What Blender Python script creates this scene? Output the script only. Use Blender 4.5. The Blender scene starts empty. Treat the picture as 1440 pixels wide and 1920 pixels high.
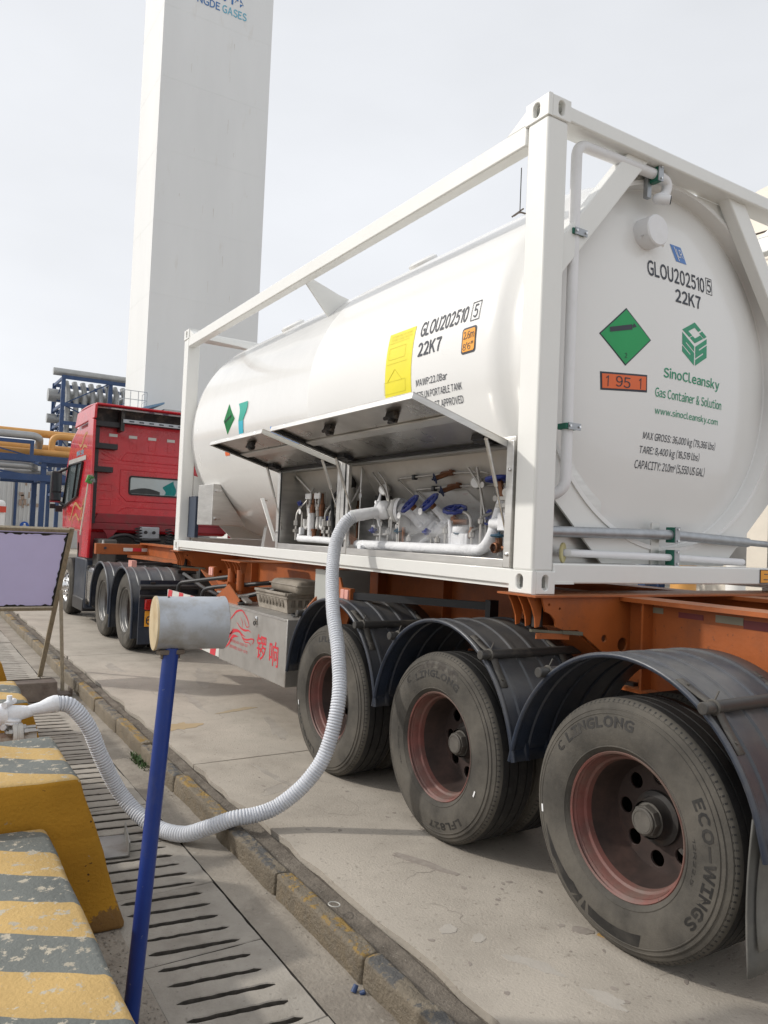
import bpy, bmesh, math, random
from mathutils import Vector, Matrix, noise
from math import sin, cos, pi, radians, sqrt, atan2
random.seed(7)
SC = bpy.context.scene
COL = SC.collection

# ------------------------------------------------------------------ camera
cam_d = bpy.data.cameras.new('camera')
cam = bpy.data.objects.new('camera', cam_d); COL.objects.link(cam); SC.camera = cam
cam_d.sensor_fit = 'VERTICAL'; cam_d.sensor_height = 24.0; cam_d.lens = 1437.82/1920*24.0
cam_d.clip_start = 0.05; cam_d.clip_end = 2000
_y, _p, _r = 0.559173, 0.032314, 0.042291
_f = Vector((sin(_y)*cos(_p), cos(_y)*cos(_p), sin(_p)))
_ri = Vector((cos(_y), -sin(_y), 0)); _u = _ri.cross(_f)
_r2 = _ri*cos(_r)+_u*sin(_r); _u2 = -_ri*sin(_r)+_u*cos(_r)
cam.matrix_world = Matrix(((_r2.x, _u2.x, -_f.x, -2.70283), (_r2.y, _u2.y, -_f.y, -2.88485), (_r2.z, _u2.z, -_f.z, 1.67970), (0, 0, 0, 1)))

# ------------------------------------------------------------------ sky, sun, exposure
SUN_EL = radians(33); SUN_DIR = Vector((-0.80, 0.55, 0)).normalized()
world = bpy.data.worlds.new('World'); SC.world = world; world.use_nodes = True
wn = world.node_tree.nodes; wl = world.node_tree.links
for n in list(wn): wn.remove(n)
w_out = wn.new('ShaderNodeOutputWorld'); w_bg = wn.new('ShaderNodeBackground'); w_sky = wn.new('ShaderNodeTexSky')
w_sky.sky_type = 'NISHITA'; w_sky.sun_disc = False; w_sky.sun_elevation = SUN_EL
w_sky.sun_rotation = atan2(SUN_DIR.x, SUN_DIR.y)
w_sky.altitude = 10; w_sky.air_density = 1.0; w_sky.dust_density = 6.0; w_sky.ozone_density = 1.0
w_hs = wn.new('ShaderNodeHueSaturation'); w_hs.inputs['Saturation'].default_value = 0.30
w_mix = wn.new('ShaderNodeMix'); w_mix.data_type = 'RGBA'; w_mix.inputs['Factor'].default_value = 0.80
w_mix.inputs[7].default_value = (6.5, 6.66, 6.95, 1)          # thin even high cloud in front of the clear sky
wl.new(w_sky.outputs[0], w_hs.inputs['Color']); wl.new(w_hs.outputs[0], w_mix.inputs[6])
w_tc = wn.new('ShaderNodeTexCoord'); w_mp = wn.new('ShaderNodeMapping'); w_mp.inputs['Scale'].default_value = (1.2, 1.2, 3.0); w_no = wn.new('ShaderNodeTexNoise'); w_no.inputs['Scale'].default_value = 1.3; w_no.inputs['Detail'].default_value = 5
wl.new(w_tc.outputs['Generated'], w_mp.inputs[0]); wl.new(w_mp.outputs[0], w_no.inputs['Vector'])
w_mr = wn.new('ShaderNodeMapRange'); w_mr.inputs[1].default_value = .3; w_mr.inputs[2].default_value = .7; w_mr.inputs[3].default_value = .90; w_mr.inputs[4].default_value = 1.06; wl.new(w_no.outputs['Fac'], w_mr.inputs[0])
w_mu = wn.new('ShaderNodeVectorMath'); w_mu.operation = 'SCALE'; wl.new(w_mix.outputs[2], w_mu.inputs[0]); wl.new(w_mr.outputs[0], w_mu.inputs['Scale'])
wl.new(w_mu.outputs[0], w_bg.inputs['Color']); wl.new(w_bg.outputs[0], w_out.inputs['Surface'])
w_bg.inputs['Strength'].default_value = 0.148
sun_d = bpy.data.lights.new('sun', 'SUN'); sun_d.energy = 2.05; sun_d.angle = radians(1.8); sun_d.color = (1.0, 0.952, 0.885)
sun = bpy.data.objects.new('sun', sun_d); COL.objects.link(sun)
_s = Vector((SUN_DIR.x*cos(SUN_EL), SUN_DIR.y*cos(SUN_EL), sin(SUN_EL)))
sun.rotation_euler = _s.to_track_quat('Z', 'Y').to_euler(); sun.location = (-8, 6, 12)
vs = SC.view_settings; vs.view_transform = 'Standard'; vs.look = 'None'; vs.exposure = 0.0; vs.gamma = 1.0; vs.use_curve_mapping = False
SC.cycles.max_bounces = 7; SC.cycles.diffuse_bounces = 4; SC.cycles.glossy_bounces = 4; SC.cycles.transmission_bounces = 6
SC.cycles.volume_bounces = 1; SC.cycles.use_denoising = True

# ------------------------------------------------------------------ materials
MATS = {}
def mat(name, col, rough=.5, metal=0.0, var=.08, scale=2.5, bump=0.0, bscale=60, stretch=(1, 1, 1), dirt=None, dscale=4.0, dlo=.52, dhi=.68, damt=.8,
        dust=None, dustamt=.7, coat=0.0, speck=None, sscale=60, slo=.68, samt=.7, emit=None, alpha=None, detail=6, rvar=.08, spec=.5):
    m = bpy.data.materials.new(name); m.use_nodes = True; MATS[name] = m
    nt = m.node_tree; N = nt.nodes; L = nt.links
    b = N['Principled BSDF']
    tc = N.new('ShaderNodeTexCoord'); mp = N.new('ShaderNodeMapping'); mp.inputs['Scale'].default_value = stretch
    L.new(tc.outputs['Object'], mp.inputs[0])
    def noi(sc, det=6, ro=.6, off=0):
        n = N.new('ShaderNodeTexNoise'); n.inputs['Scale'].default_value = sc; n.inputs['Detail'].default_value = det; n.inputs['Roughness'].default_value = ro
        if off:
            a = N.new('ShaderNodeVectorMath'); a.operation = 'ADD'; a.inputs[1].default_value = (off, off*1.7, off*.6)
            L.new(mp.outputs[0], a.inputs[0]); L.new(a.outputs[0], n.inputs['Vector'])
        else: L.new(mp.outputs[0], n.inputs['Vector'])
        return n.outputs['Fac']
    def ramp(src, lo, hi):
        r = N.new('ShaderNodeMapRange'); r.inputs[1].default_value = lo; r.inputs[2].default_value = hi; r.clamp = True
        L.new(src, r.inputs[0]); return r.outputs[0]
    def mix(fac, a, c):
        x = N.new('ShaderNodeMix'); x.data_type = 'RGBA'
        L.new(fac, x.inputs[0])
        for i, v in ((6, a), (7, c)):
            if isinstance(v, (tuple, list)): x.inputs[i].default_value = (*v[:3], 1)
            else: L.new(v, x.inputs[i])
        return x.outputs[2]
    def mul(a, k):
        x = N.new('ShaderNodeMath'); x.operation = 'MULTIPLY'; L.new(a, x.inputs[0])
        if isinstance(k, (int, float)): x.inputs[1].default_value = k
        else: L.new(k, x.inputs[1])
        return x.outputs[0]
    n1 = noi(scale, detail)
    c = mix(ramp(n1, .3, .7), tuple(v*(1-var) for v in col), tuple(min(1, v*(1+var)) for v in col))
    if dirt: c = mix(mul(ramp(noi(dscale, 8, .65, 5.3), dlo, dhi), damt), c, dirt)
    if speck: c = mix(mul(ramp(noi(sscale, 3, .5, 11.1), slo, slo+.06), samt), c, speck)
    if dust:
        g = N.new('ShaderNodeNewGeometry'); sx = N.new('ShaderNodeSeparateXYZ'); L.new(g.outputs['Normal'], sx.inputs[0])
        d = mul(ramp(sx.outputs['Z'], .1, .9), ramp(noi(3.1, 6, .6, 2.2), .25, .7))
        c = mix(mul(d, dustamt), c, dust)
    L.new(c, b.inputs['Base Color'])
    r = N.new('ShaderNodeMapRange'); r.inputs[3].default_value = max(.02, rough-rvar); r.inputs[4].default_value = min(1, rough+rvar)
    L.new(noi(scale*2.3, 5, .6, 3.7), r.inputs[0]); L.new(r.outputs[0], b.inputs['Roughness'])
    b.inputs['Metallic'].default_value = metal; b.inputs['Coat Weight'].default_value = coat
    b.inputs['Specular IOR Level'].default_value = spec
    if bump:
        bn = N.new('ShaderNodeBump'); bn.inputs['Strength'].default_value = 1.0; bn.inputs['Distance'].default_value = bump
        L.new(noi(bscale, 6, .6, 8.8), bn.inputs['Height']); L.new(bn.outputs[0], b.inputs['Normal'])
    if emit: b.inputs['Emission Color'].default_value = (*emit[:3], 1); b.inputs['Emission Strength'].default_value = emit[3]
    if alpha: b.inputs['Transmission Weight'].default_value = alpha
    m['c'] = 1
    return m
def nodes_of(m):
    return m.node_tree.nodes, m.node_tree.links, m.node_tree.nodes['Principled BSDF']

WHITE = mat('white_frame_paint', (.785, .785, .755), .38, var=.025, scale=1.6, bump=.0006, bscale=14, dirt=(.60, .57, .50), dscale=2.2, dlo=.6, dhi=.85, damt=.3, coat=.15)
TANK = mat('white_tank_paint', (.79, .785, .765), .24, var=.02, scale=.8, bump=.006, bscale=1.3, dirt=(.66, .63, .57), dscale=1.5, dlo=.62, dhi=.9, damt=.25, coat=.3, detail=2)
PIPEW = mat('white_pipe_paint', (.78, .78, .79), .5, var=.03, bump=.0004, dirt=(.6, .59, .57), damt=.3)
STEEL = mat('brushed_stainless', (.64, .63, .605), .38, .85, var=.10, scale=5, stretch=(1, 1, 7), dirt=(.45, .43, .40), dscale=1.6, dlo=.45, dhi=.75, damt=.5, rvar=.1)
STEELD = mat('smeared_stainless', (.50, .475, .44), .30, 1.0, var=.2, scale=2.2, stretch=(1, 1, 1), dirt=(.62, .60, .56), dscale=3, dlo=.55, dhi=.7, damt=.6, rvar=.14)
STEELM = mat('matt_stainless', (.47, .455, .43), .5, .8, var=.12, scale=3, dirt=(.30, .28, .25), dscale=5, dlo=.5, dhi=.75, damt=.5)
GALV = mat('galvanized_steel', (.42, .44, .46), .5, .8, var=.12, scale=14, dirt=(.30, .29, .28), damt=.4)
DARKM = mat('dark_metal', (.045, .043, .042), .5, .6, var=.3, scale=9, dirt=(.16, .13, .10), dscale=7, damt=.6)
BLACK = mat('black_plastic', (.018, .018, .02), .45, var=.2, dust=(.14, .13, .11), dustamt=.4)
RUBBERSEAL = mat('black_rubber_seal', (.012, .012, .012), .6)
FROST = mat('white_frost', (.84, .85, .87), .75, var=.04, scale=9, bump=.006, bscale=45, dirt=(.70, .71, .73), dscale=9, damt=.5)
FROSTG = mat('thin_frost_on_steel', (.66, .655, .64), .6, .25, var=.12, scale=12, bump=.003, bscale=60, dirt=(.82, .82, .82), dscale=8, damt=.8)
HOSEW = mat('frosted_hose', (.66, .68, .72), .66, var=.08, scale=6, bump=.0015, bscale=70, dirt=(.56, .57, .60), dscale=6, dlo=.55, dhi=.75, damt=.5)
VBLUE = mat('blue_handwheel', (.018, .035, .23), .4, var=.15, dust=(.3, .33, .4), dustamt=.3)
BRASS = mat('brass_fitting', (.19, .085, .045), .45, .7, var=.2, scale=12, dirt=(.16, .07, .04), dscale=9, damt=.7)
GREENC = mat('green_clamp', (.012, .13, .085), .45, var=.1)
ORANGE = mat('orange_chassis', (.36, .092, .018), .5, var=.14, scale=3, bump=.0012, bscale=40, dirt=(.16, .055, .025), dscale=3.2, dlo=.5, dhi=.75, damt=.75, speck=(.10, .04, .02), sscale=38, slo=.66, samt=.6, dust=(.34, .20, .11), dustamt=.65)
TYRE = mat('dusty_tyre', (.068, .063, .055), .85, var=.25, scale=7, bump=.0016, bscale=90, dirt=(.140, .127, .107), dscale=3.2, dlo=.40, dhi=.68, damt=.8, spec=.25)
TYRED = mat('dark_tyre_rubber', (.018, .017, .0165), .75, var=.3, scale=14, bump=.002, bscale=120, dirt=(.05, .046, .04), dscale=8, damt=.6)
TYREL = mat('tyre_lettering', (.016, .015, .014), .7, var=.2, scale=20, dirt=(.055, .05, .043), dscale=11, dlo=.45, dhi=.65, damt=.6)
RIM = mat('oxide_rim', (.175, .058, .047), .6, var=.25, scale=6, bump=.0008, bscale=70, dirt=(.135, .098, .08), dscale=4, dlo=.38, dhi=.62, damt=.85, speck=(.05, .035, .03), sscale=40, slo=.7)
RIMG = mat('grey_steel_rim', (.24, .235, .225), .45, .5, var=.15, scale=8, dirt=(.14, .12, .10), damt=.7)
HUB = mat('dusty_hub', (.098, .090, .078), .7, var=.25, scale=12, dirt=(.04, .036, .03), dscale=9, damt=.6, bump=.001)
HUBD = mat('oily_hub', (.030, .027, .025), .55, var=.3, scale=12, dirt=(.10, .07, .05), dscale=9, damt=.5)
FENDER = mat('blue_grey_mudguard', (.020, .028, .046), .36, var=.3, scale=4, bump=.001, bscale=50, dirt=(.085, .082, .078), dscale=3.0, dlo=.48, dhi=.75, damt=.55, dust=(.21, .197, .172), dustamt=.7)
CHROME = mat('polished_aluminium', (.72, .72, .72), .22, 1.0, var=.08)
RED = mat('red_cab_paint', (.56, .010, .022), .28, var=.12, scale=2, dirt=(.30, .015, .02), dscale=2.6, damt=.5, coat=.5, rvar=.06)
REDD = mat('dull_red_paint', (.28, .02, .03), .5, var=.15, dirt=(.12, .05, .04), damt=.6)
GLASS = mat('dark_glass', (.05, .06, .065), .06, var=.05, spec=.8)
TEAL = mat('teal_curtain', (.01, .22, .21), .8, var=.25, scale=14, stretch=(6, 1, 1))
BLUEP = mat('blue_post_paint', (.008, .034, .20), .36, var=.12, scale=6, dirt=(.05, .07, .17), dscale=9, dlo=.55, dhi=.75, damt=.5, speck=(.22, .24, .30), sscale=34, slo=.70)
BLUES = mat('blue_steelwork', (.022, .055, .145), .5, var=.14, dirt=(.10, .12, .18), damt=.4)
YPIPE = mat('amber_pipe', (.62, .315, .085), .5, var=.08, dirt=(.45, .25, .10), damt=.4)
GPIPE = mat('grey_cladding', (.38, .385, .38), .42, .55, var=.1, scale=3, dirt=(.33, .32, .30), damt=.4)
DRUMW = mat('faded_white_drum', (.44, .465, .50), .42, .35, var=.14, scale=5, bump=.003, bscale=7, dirt=(.27, .235, .18), dscale=6, dlo=.50, dhi=.68, damt=.7, speck=(.10, .08, .06), sscale=40, slo=.72)
DRUMC = mat('yellowed_drum_cap', (.53, .43, .27), .6, var=.16, scale=9, dirt=(.33, .21, .09), dscale=7, damt=.5)
LILAC = mat('lilac_sheet', (.62, .60, .93), .7, var=.03, scale=3)
OLDFRAME = mat('weathered_sign_frame', (.27, .225, .155), .65, .2, var=.25, scale=12, stretch=(4, 4, 1), dirt=(.30, .27, .21), dscale=8, damt=.7)
RUSTST = mat('rusty_plate', (.165, .135, .11), .62, .4, var=.25, scale=8, dirt=(.09, .06, .04), dscale=7, damt=.7)
GREYPL = mat('dusty_grey_plastic', (.30, .265, .22), .75, var=.2, scale=7, dirt=(.16, .13, .10), dscale=6, damt=.7)
TOWERM = mat('white_tower_cladding', (.74, .745, .735), .6, var=.035, scale=.35, stretch=(1.2, 1.2, .25), dirt=(.55, .50, .42), dscale=1.2, dlo=.62, dhi=.8, damt=.45)
BLDG = mat('pale_cladding', (.62, .63, .62), .6, var=.08, scale=.7, stretch=(5, 5, .4), dirt=(.45, .44, .40), damt=.5)
BLDGW = mat('white_wall', (.72, .715, .69), .7, var=.05)
CREAM = mat('cream_tank', (.72, .66, .56), .5, var=.05)
def flat(name, col, rough=.5, var=.05, **k): return mat(name, col, rough, var=var, scale=6, **k)
INK = flat('black_lettering', (.03, .035, .05)); INKG = flat('green_lettering', (.03, .30, .16)); GREENP = flat('green_placard', (.01, .33, .095))
ORANGEP = flat('orange_placard', (.78, .15, .04)); YELP = flat('yellow_label', (.80, .70, .02)); INKY = flat('faint_label_print', (.68, .59, .02))
AMBER = flat('amber_label', (.85, .36, .03)); LRB = flat('blue_label', (.10, .23, .55)); WHITEP = flat('white_label', (.80, .80, .80))
REDP = flat('red_lettering', (.58, .028, .045)); REFR = flat('red_reflector', (.62, .04, .06), .3); REFW = flat('white_reflector', (.66, .66, .62), .3)
REFRD = flat('dirty_red_reflector', (.18, .03, .03)); REFWD = flat('dirty_reflector', (.26, .24, .17))
TEXTB = flat('blue_lettering', (.045, .17, .42)); TEXTC = flat('cyan_lettering', (.13, .42, .56)); GOLD = flat('gold_flourish', (.42, .20, .06))
LAMPR = mat('red_lamp_lens', (.42, .015, .012), .2, var=.3, scale=30, coat=.6); LAMPO = mat('orange_lamp_lens', (.75, .16, .03), .2, var=.25, scale=30, coat=.6)
PLATE = flat('yellow_number_plate', (.80, .36, .03), .4); PINK = flat('faded_marker_lamp', (.72, .36, .30), .5); TAPE = flat('cyan_tape', (.02, .42, .55), .4); TAPEG = flat('green_tape', (.0, .36, .27), .4)
PAPER = mat('printed_notice', (.62, .61, .59), .6, var=.04, speck=(.45, .25, .25), sscale=55, slo=.6, samt=.35, stretch=(1, .35, 2.4))

# ground materials
CONC = mat('lane_concrete', (.455, .410, .348), .85, var=.12, scale=1.1, bump=.004, bscale=75, dirt=(.295, .262, .22), dscale=2.1, dlo=.45, dhi=.72, damt=.65, speck=(.24, .21, .175), sscale=42, slo=.63, samt=.5, spec=.25, detail=10)
SLABC = mat('drain_concrete', (.385, .355, .31), .88, var=.10, scale=3, bump=.004, bscale=70, dirt=(.22, .198, .168), dscale=4, dlo=.45, dhi=.7, damt=.6, speck=(.16, .14, .12), sscale=45, slo=.66, samt=.5, spec=.2)
GROUND = mat('gutter_concrete', (.34, .305, .258), .9, var=.16, scale=2.5, bump=.008, bscale=45, dirt=(.185, .162, .135), dscale=3, dlo=.42, dhi=.66, damt=.7, speck=(.42, .39, .34), sscale=36, slo=.66, samt=.5, spec=.2)
CHSHADE = mat('channel_shade', (.03, .027, .023), .9, var=.4, scale=9)  # near-black colour stands in for the shade down inside the drain channel
SLOTSH = mat('slot_shade', (.085, .076, .064), .95, var=.4, scale=30)  # darker concrete colour: shade of the deep slots painted on their walls
DIRT = mat('dark_dirt', (.17, .148, .122), .95, var=.3, scale=9, bump=.012, bscale=60, dirt=(.27, .24, .20), dscale=6, damt=.7, speck=(.35, .32, .27), sscale=55, slo=.68, spec=.1)
PATCH = mat('pale_concrete_patch', (.435, .40, .35), .85, var=.08, scale=6, bump=.002, bscale=60, dirt=(.36, .33, .28), dscale=8, damt=.6)
STAIN = mat('dark_oil_stain', (.285, .248, .215), .8, var=.12, scale=14, dirt=(.36, .32, .275), dscale=16, dlo=.45, dhi=.6)

def painted(name, base, stripes, axis, period, phase, wear=.5, wscale=9, skew=0.0, topface=False, edge=0.0, pits=False, bump=.005):
    """worn road paint in two alternating colours over bare concrete"""
    m = mat(name, base, .8, var=.14, scale=5, bump=bump, bscale=60, dirt=tuple(v*.7 for v in base), dscale=5, damt=.6, spec=.25)
    N, L, b = nodes_of(m)
    old = b.inputs['Base Color'].links[0].from_socket
    tc = N.new('ShaderNodeTexCoord'); sx = N.new('ShaderNodeSeparateXYZ'); L.new(tc.outputs['Object'], sx.inputs[0])
    def math_(op, a, c=None):
        x = N.new('ShaderNodeMath'); x.operation = op
        for i, v in ((0, a), (1, c)):
            if v is None: continue
            if isinstance(v, (int, float)): x.inputs[i].default_value = v
            else: L.new(v, x.inputs[i])
        return x.outputs[0]
    wob = N.new('ShaderNodeTexNoise'); wob.inputs['Scale'].default_value = 7; L.new(tc.outputs['Object'], wob.inputs['Vector'])
    t = math_('ADD', sx.outputs[axis], math_('MULTIPLY', wob.outputs['Fac'], .04))
    if skew: t = math_('ADD', t, math_('MULTIPLY', sx.outputs['X'], skew))
    fr = math_('FRACT', math_('DIVIDE', math_('ADD', t, phase), period))
    a = math_('GREATER_THAN', fr, .5)
    pc = N.new('ShaderNodeMix'); pc.data_type = 'RGBA'; L.new(a, pc.inputs[0])
    pc.inputs[6].default_value = (*stripes[0], 1); pc.inputs[7].default_value = (*stripes[1], 1)
    fn = N.new('ShaderNodeTexNoise'); fn.inputs['Scale'].default_value = 3; fn.inputs['Detail'].default_value = 6; L.new(tc.outputs['Object'], fn.inputs['Vector'])
    pv = N.new('ShaderNodeMix'); pv.data_type = 'RGBA'; pv.blend_type = 'MULTIPLY'; pv.inputs[0].default_value = .55
    L.new(pc.outputs[2], pv.inputs[6]); cr = N.new('ShaderNodeMapRange'); cr.inputs[1].default_value = .3; cr.inputs[2].default_value = .65; cr.inputs[3].default_value = .55; L.new(fn.outputs['Fac'], cr.inputs[0]); L.new(cr.outputs[0], pv.inputs[7])
    wn_ = N.new('ShaderNodeTexNoise'); wn_.inputs['Scale'].default_value = wscale; wn_.inputs['Detail'].default_value = 9; wn_.inputs['Roughness'].default_value = .72
    mpw = N.new('ShaderNodeMapping'); mpw.inputs['Location'].default_value = (3.3, 1.2, 7.1); L.new(tc.outputs['Object'], mpw.inputs[0]); L.new(mpw.outputs[0], wn_.inputs['Vector'])
    wr = N.new('ShaderNodeMapRange'); wr.inputs[1].default_value = wear-.025; wr.inputs[2].default_value = wear+.025; L.new(wn_.outputs['Fac'], wr.inputs[0])
    wfac = wr.outputs[0]
    if topface:      # paint survives on the top face, the sides are bare
        ge = N.new('ShaderNodeNewGeometry'); sz = N.new('ShaderNodeSeparateXYZ'); L.new(ge.outputs['Normal'], sz.inputs[0])
        tz = N.new('ShaderNodeMapRange'); tz.inputs[1].default_value = .35; tz.inputs[2].default_value = .75; tz.inputs[3].default_value = .92; tz.inputs[4].default_value = 0.0; L.new(sz.outputs['Z'], tz.inputs[0])
        wfac = math_('MAXIMUM', wfac, tz.outputs[0])
    if edge:         # paint chipped off along the corners
        bv = N.new('ShaderNodeBevel'); bv.samples = 4; bv.inputs['Radius'].default_value = edge; gn = N.new('ShaderNodeNewGeometry')
        dt = N.new('ShaderNodeVectorMath'); dt.operation = 'DOT_PRODUCT'; L.new(bv.outputs[0], dt.inputs[0]); L.new(gn.outputs['Normal'], dt.inputs[1])
        er = N.new('ShaderNodeMapRange'); er.inputs[1].default_value = .985; er.inputs[2].default_value = .90; er.inputs[3].default_value = 0; er.inputs[4].default_value = .16; L.new(dt.outputs['Value'], er.inputs[0])
        ew = math_('GREATER_THAN', math_('ADD', wn_.outputs['Fac'], er.outputs[0]), wear)
        wfac = math_('MAXIMUM', wfac, ew)
    fm = N.new('ShaderNodeMix'); fm.data_type = 'RGBA'; L.new(wfac, fm.inputs[0]); L.new(pv.outputs[2], fm.inputs[6]); L.new(old, fm.inputs[7])
    outc = fm.outputs[2]
    if pits:         # knocked-out pits and earth splashed up from the ground
        pn = N.new('ShaderNodeTexNoise'); pn.inputs['Scale'].default_value = 26; pn.inputs['Detail'].default_value = 2; L.new(tc.outputs['Object'], pn.inputs['Vector'])
        pr = N.new('ShaderNodeMapRange'); pr.inputs[1].default_value = .70; pr.inputs[2].default_value = .73; L.new(pn.outputs['Fac'], pr.inputs[0])
        pm = N.new('ShaderNodeMix'); pm.data_type = 'RGBA'; L.new(pr.outputs[0], pm.inputs[0]); L.new(outc, pm.inputs[6]); pm.inputs[7].default_value = (.06, .03, .015, 1)
        sr = N.new('ShaderNodeMapRange'); sr.inputs[1].default_value = -.1; sr.inputs[2].default_value = .10; sr.inputs[3].default_value = .62; sr.inputs[4].default_value = .0; L.new(sx.outputs['Z'], sr.inputs[0])
        sg = math_('GREATER_THAN', math_('ADD', sr.outputs[0], wn_.outputs['Fac']), .86)
        sm = N.new('ShaderNodeMix'); sm.data_type = 'RGBA'; L.new(math_('MULTIPLY', sg, .75), sm.inputs[0]); L.new(pm.outputs[2], sm.inputs[6]); sm.inputs[7].default_value = (.16, .095, .05, 1); outc = sm.outputs[2]
    L.new(outc, b.inputs['Base Color'])
    return m
BARRIER = painted('barrier_stripes', (.47, .42, .33), ((.57, .385, .155), (.185, .195, .18)), 'Y', .46, .30, wear=.585, wscale=19, skew=.6, edge=.03)
OCHRE = painted('ochre_paint', (.33, .25, .15), ((.50, .255, .026), (.45, .225, .022)), 'Z', .9, .1, wear=.665, wscale=9, edge=.022, pits=True)
KERBM = painted('kerb_paint', (.225, .192, .145), ((.37, .245, .085), (.135, .133, .128)), 'Y', 1.67, .25, wear=.485, wscale=13, topface=True, edge=.012, bump=.016)

# ------------------------------------------------------------------ mesh helpers
def frame_of(d):
    d = d.normalized(); a = Vector((0, 0, 1)) if abs(d.z) < .9 else Vector((1, 0, 0))
    u = d.cross(a).normalized(); return u, d.cross(u).normalized()
class MB:
    def __init__(s): s.v = []; s.f = []; s.mi = []; s.cur = 0
    def add(s, vs_, fs, fn=None):
        o = len(s.v); s.v += [tuple(fn(Vector(v))) if fn else tuple(v) for v in vs_]
        s.f += [tuple(i+o for i in f) for f in fs]; s.mi += [s.cur]*len(fs); return s
    def box(s, x0, x1, y0, y1, z0, z1, fn=None):
        v = [(x, y, z) for z in (z0, z1) for y in (y0, y1) for x in (x0, x1)]
        return s.add(v, [(0, 2, 3, 1), (4, 5, 7, 6), (0, 1, 5, 4), (2, 6, 7, 3), (0, 4, 6, 2), (1, 3, 7, 5)], fn)
    def obox(s, c, size, ang=0, axis='Z'):
        R = Matrix.Rotation(ang, 3, axis); c = Vector(c); a, b_, d = [k/2 for k in size]
        return s.box(-a, a, -b_, b_, -d, d, lambda v: R@v+c)
    def bar(s, p0, p1, w, h, up=(0, 0, 1)):
        p0 = Vector(p0); p1 = Vector(p1); d = (p1-p0).normalized(); x = d.cross(Vector(up))
        if x.length < 1e-4: x = Vector((1, 0, 0))
        x.normalize(); z = x.cross(d)
        v = [p+x*a*w/2+z*b_*h/2 for p in (p0, p1) for a, b_ in ((-1, -1), (1, -1), (1, 1), (-1, 1))]
        return s.add(v, [(3, 2, 1, 0), (4, 5, 6, 7), (0, 1, 5, 4), (1, 2, 6, 5), (2, 3, 7, 6), (3, 0, 4, 7)])
    def tube(s, pts, r, n=12, caps=True):
        pts = [Vector(p) for p in pts]; rs = r if isinstance(r, (list, tuple)) else [r]*len(pts)
        vs_ = []; u = None
        for i, p in enumerate(pts):
            d = (pts[min(i+1, len(pts)-1)]-pts[max(i-1, 0)])
            d = d.normalized() if d.length > 1e-9 else Vector((0, 0, 1))
            if u is None: u, w = frame_of(d)
            else:
                u = (u-d*u.dot(d)); u = u.normalized() if u.length > 1e-6 else frame_of(d)[0]; w = d.cross(u)
            vs_ += [p+(u*cos(2*pi*k/n)+w*sin(2*pi*k/n))*rs[i] for k in range(n)]
        fs = [(i*n+k, i*n+(k+1) % n, (i+1)*n+(k+1) % n, (i+1)*n+k) for i in range(len(pts)-1) for k in range(n)]
        if caps: fs += [tuple(range(n-1, -1, -1)), tuple((len(pts)-1)*n+k for k in range(n))]
        return s.add(vs_, fs)
    def cyl(s, p0, p1, r, n=16, r1=None): return s.tube([p0, p1], [r, r if r1 is None else r1], n)
    def lathe(s, prof, o, axis, n=32, closed=False, a0=0, a1=2*pi):
        """prof: list of (radius, along-axis)"""
        o = Vector(o); d = Vector(axis).normalized(); u, w = frame_of(d); full = abs(a1-a0-2*pi) < 1e-6
        m = n if full else n+1
        vs_ = [o+d*t+(u*cos(a0+(a1-a0)*k/n)+w*sin(a0+(a1-a0)*k/n))*r for r, t in prof for k in range(m)]
        fs = []
        P = len(prof)
        for i in range(P if closed else P-1):
            j = (i+1) % P
            for k in range(n):
                k2 = (k+1) % m
                fs.append((i*m+k, j*m+k, j*m+k2, i*m+k2))
        return s.add(vs_, fs)
    def torus(s, c, axis, R, r, n=24, k=8): return s.lathe([(R+r*cos(2*pi*i/k), r*sin(2*pi*i/k)) for i in range(k)], c, axis, n, closed=True)
    def sphere(s, c, r, n=12, sc=(1, 1, 1)):
        c = Vector(c); m = n//2; vs_ = []; fs = []
        for i in range(m+1):
            for k in range(n):
                a = pi*i/m; b_ = 2*pi*k/n
                vs_.append(c+Vector((sin(a)*cos(b_)*sc[0], sin(a)*sin(b_)*sc[1], cos(a)*sc[2]))*r)
        fs = [(i*n+k, (i+1)*n+k, (i+1)*n+(k+1) % n, i*n+(k+1) % n) for i in range(m) for k in range(n)]
        return s.add(vs_, fs)
    def prism(s, poly, fn, d0, d1):
        """poly in (a,b); fn maps Vector((a,b,depth)) to the world"""
        n = len(poly); v = [(a, b_, d) for d in (d0, d1) for a, b_ in poly]
        return s.add(v, [tuple(range(n-1, -1, -1)), tuple(range(n, 2*n))]+[(k, (k+1) % n, n+(k+1) % n, n+k) for k in range(n)], fn)
    def grid(s, fn, nu, nv):
        v = [fn(i/nu, j/nv) for j in range(nv+1) for i in range(nu+1)]
        return s.add(v, [(j*(nu+1)+i, j*(nu+1)+i+1, (j+1)*(nu+1)+i+1, (j+1)*(nu+1)+i) for j in range(nv) for i in range(nu)])
    def build(s, name, m, parent=None, smooth=35, bevel=0, seg=2, solid=0):
        me = bpy.data.meshes.new(name); me.from_pydata(s.v, [], s.f); me.validate()
        bm = bmesh.new(); bm.from_mesh(me); bmesh.ops.recalc_face_normals(bm, faces=bm.faces); bm.to_mesh(me); bm.free()
        return obj(name, me, m, parent, smooth, bevel, seg, solid, s.mi)
def off(par):
    v = Vector((0, 0, 0))
    while par is not None: v += par.location; par = par.parent
    return v
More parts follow.
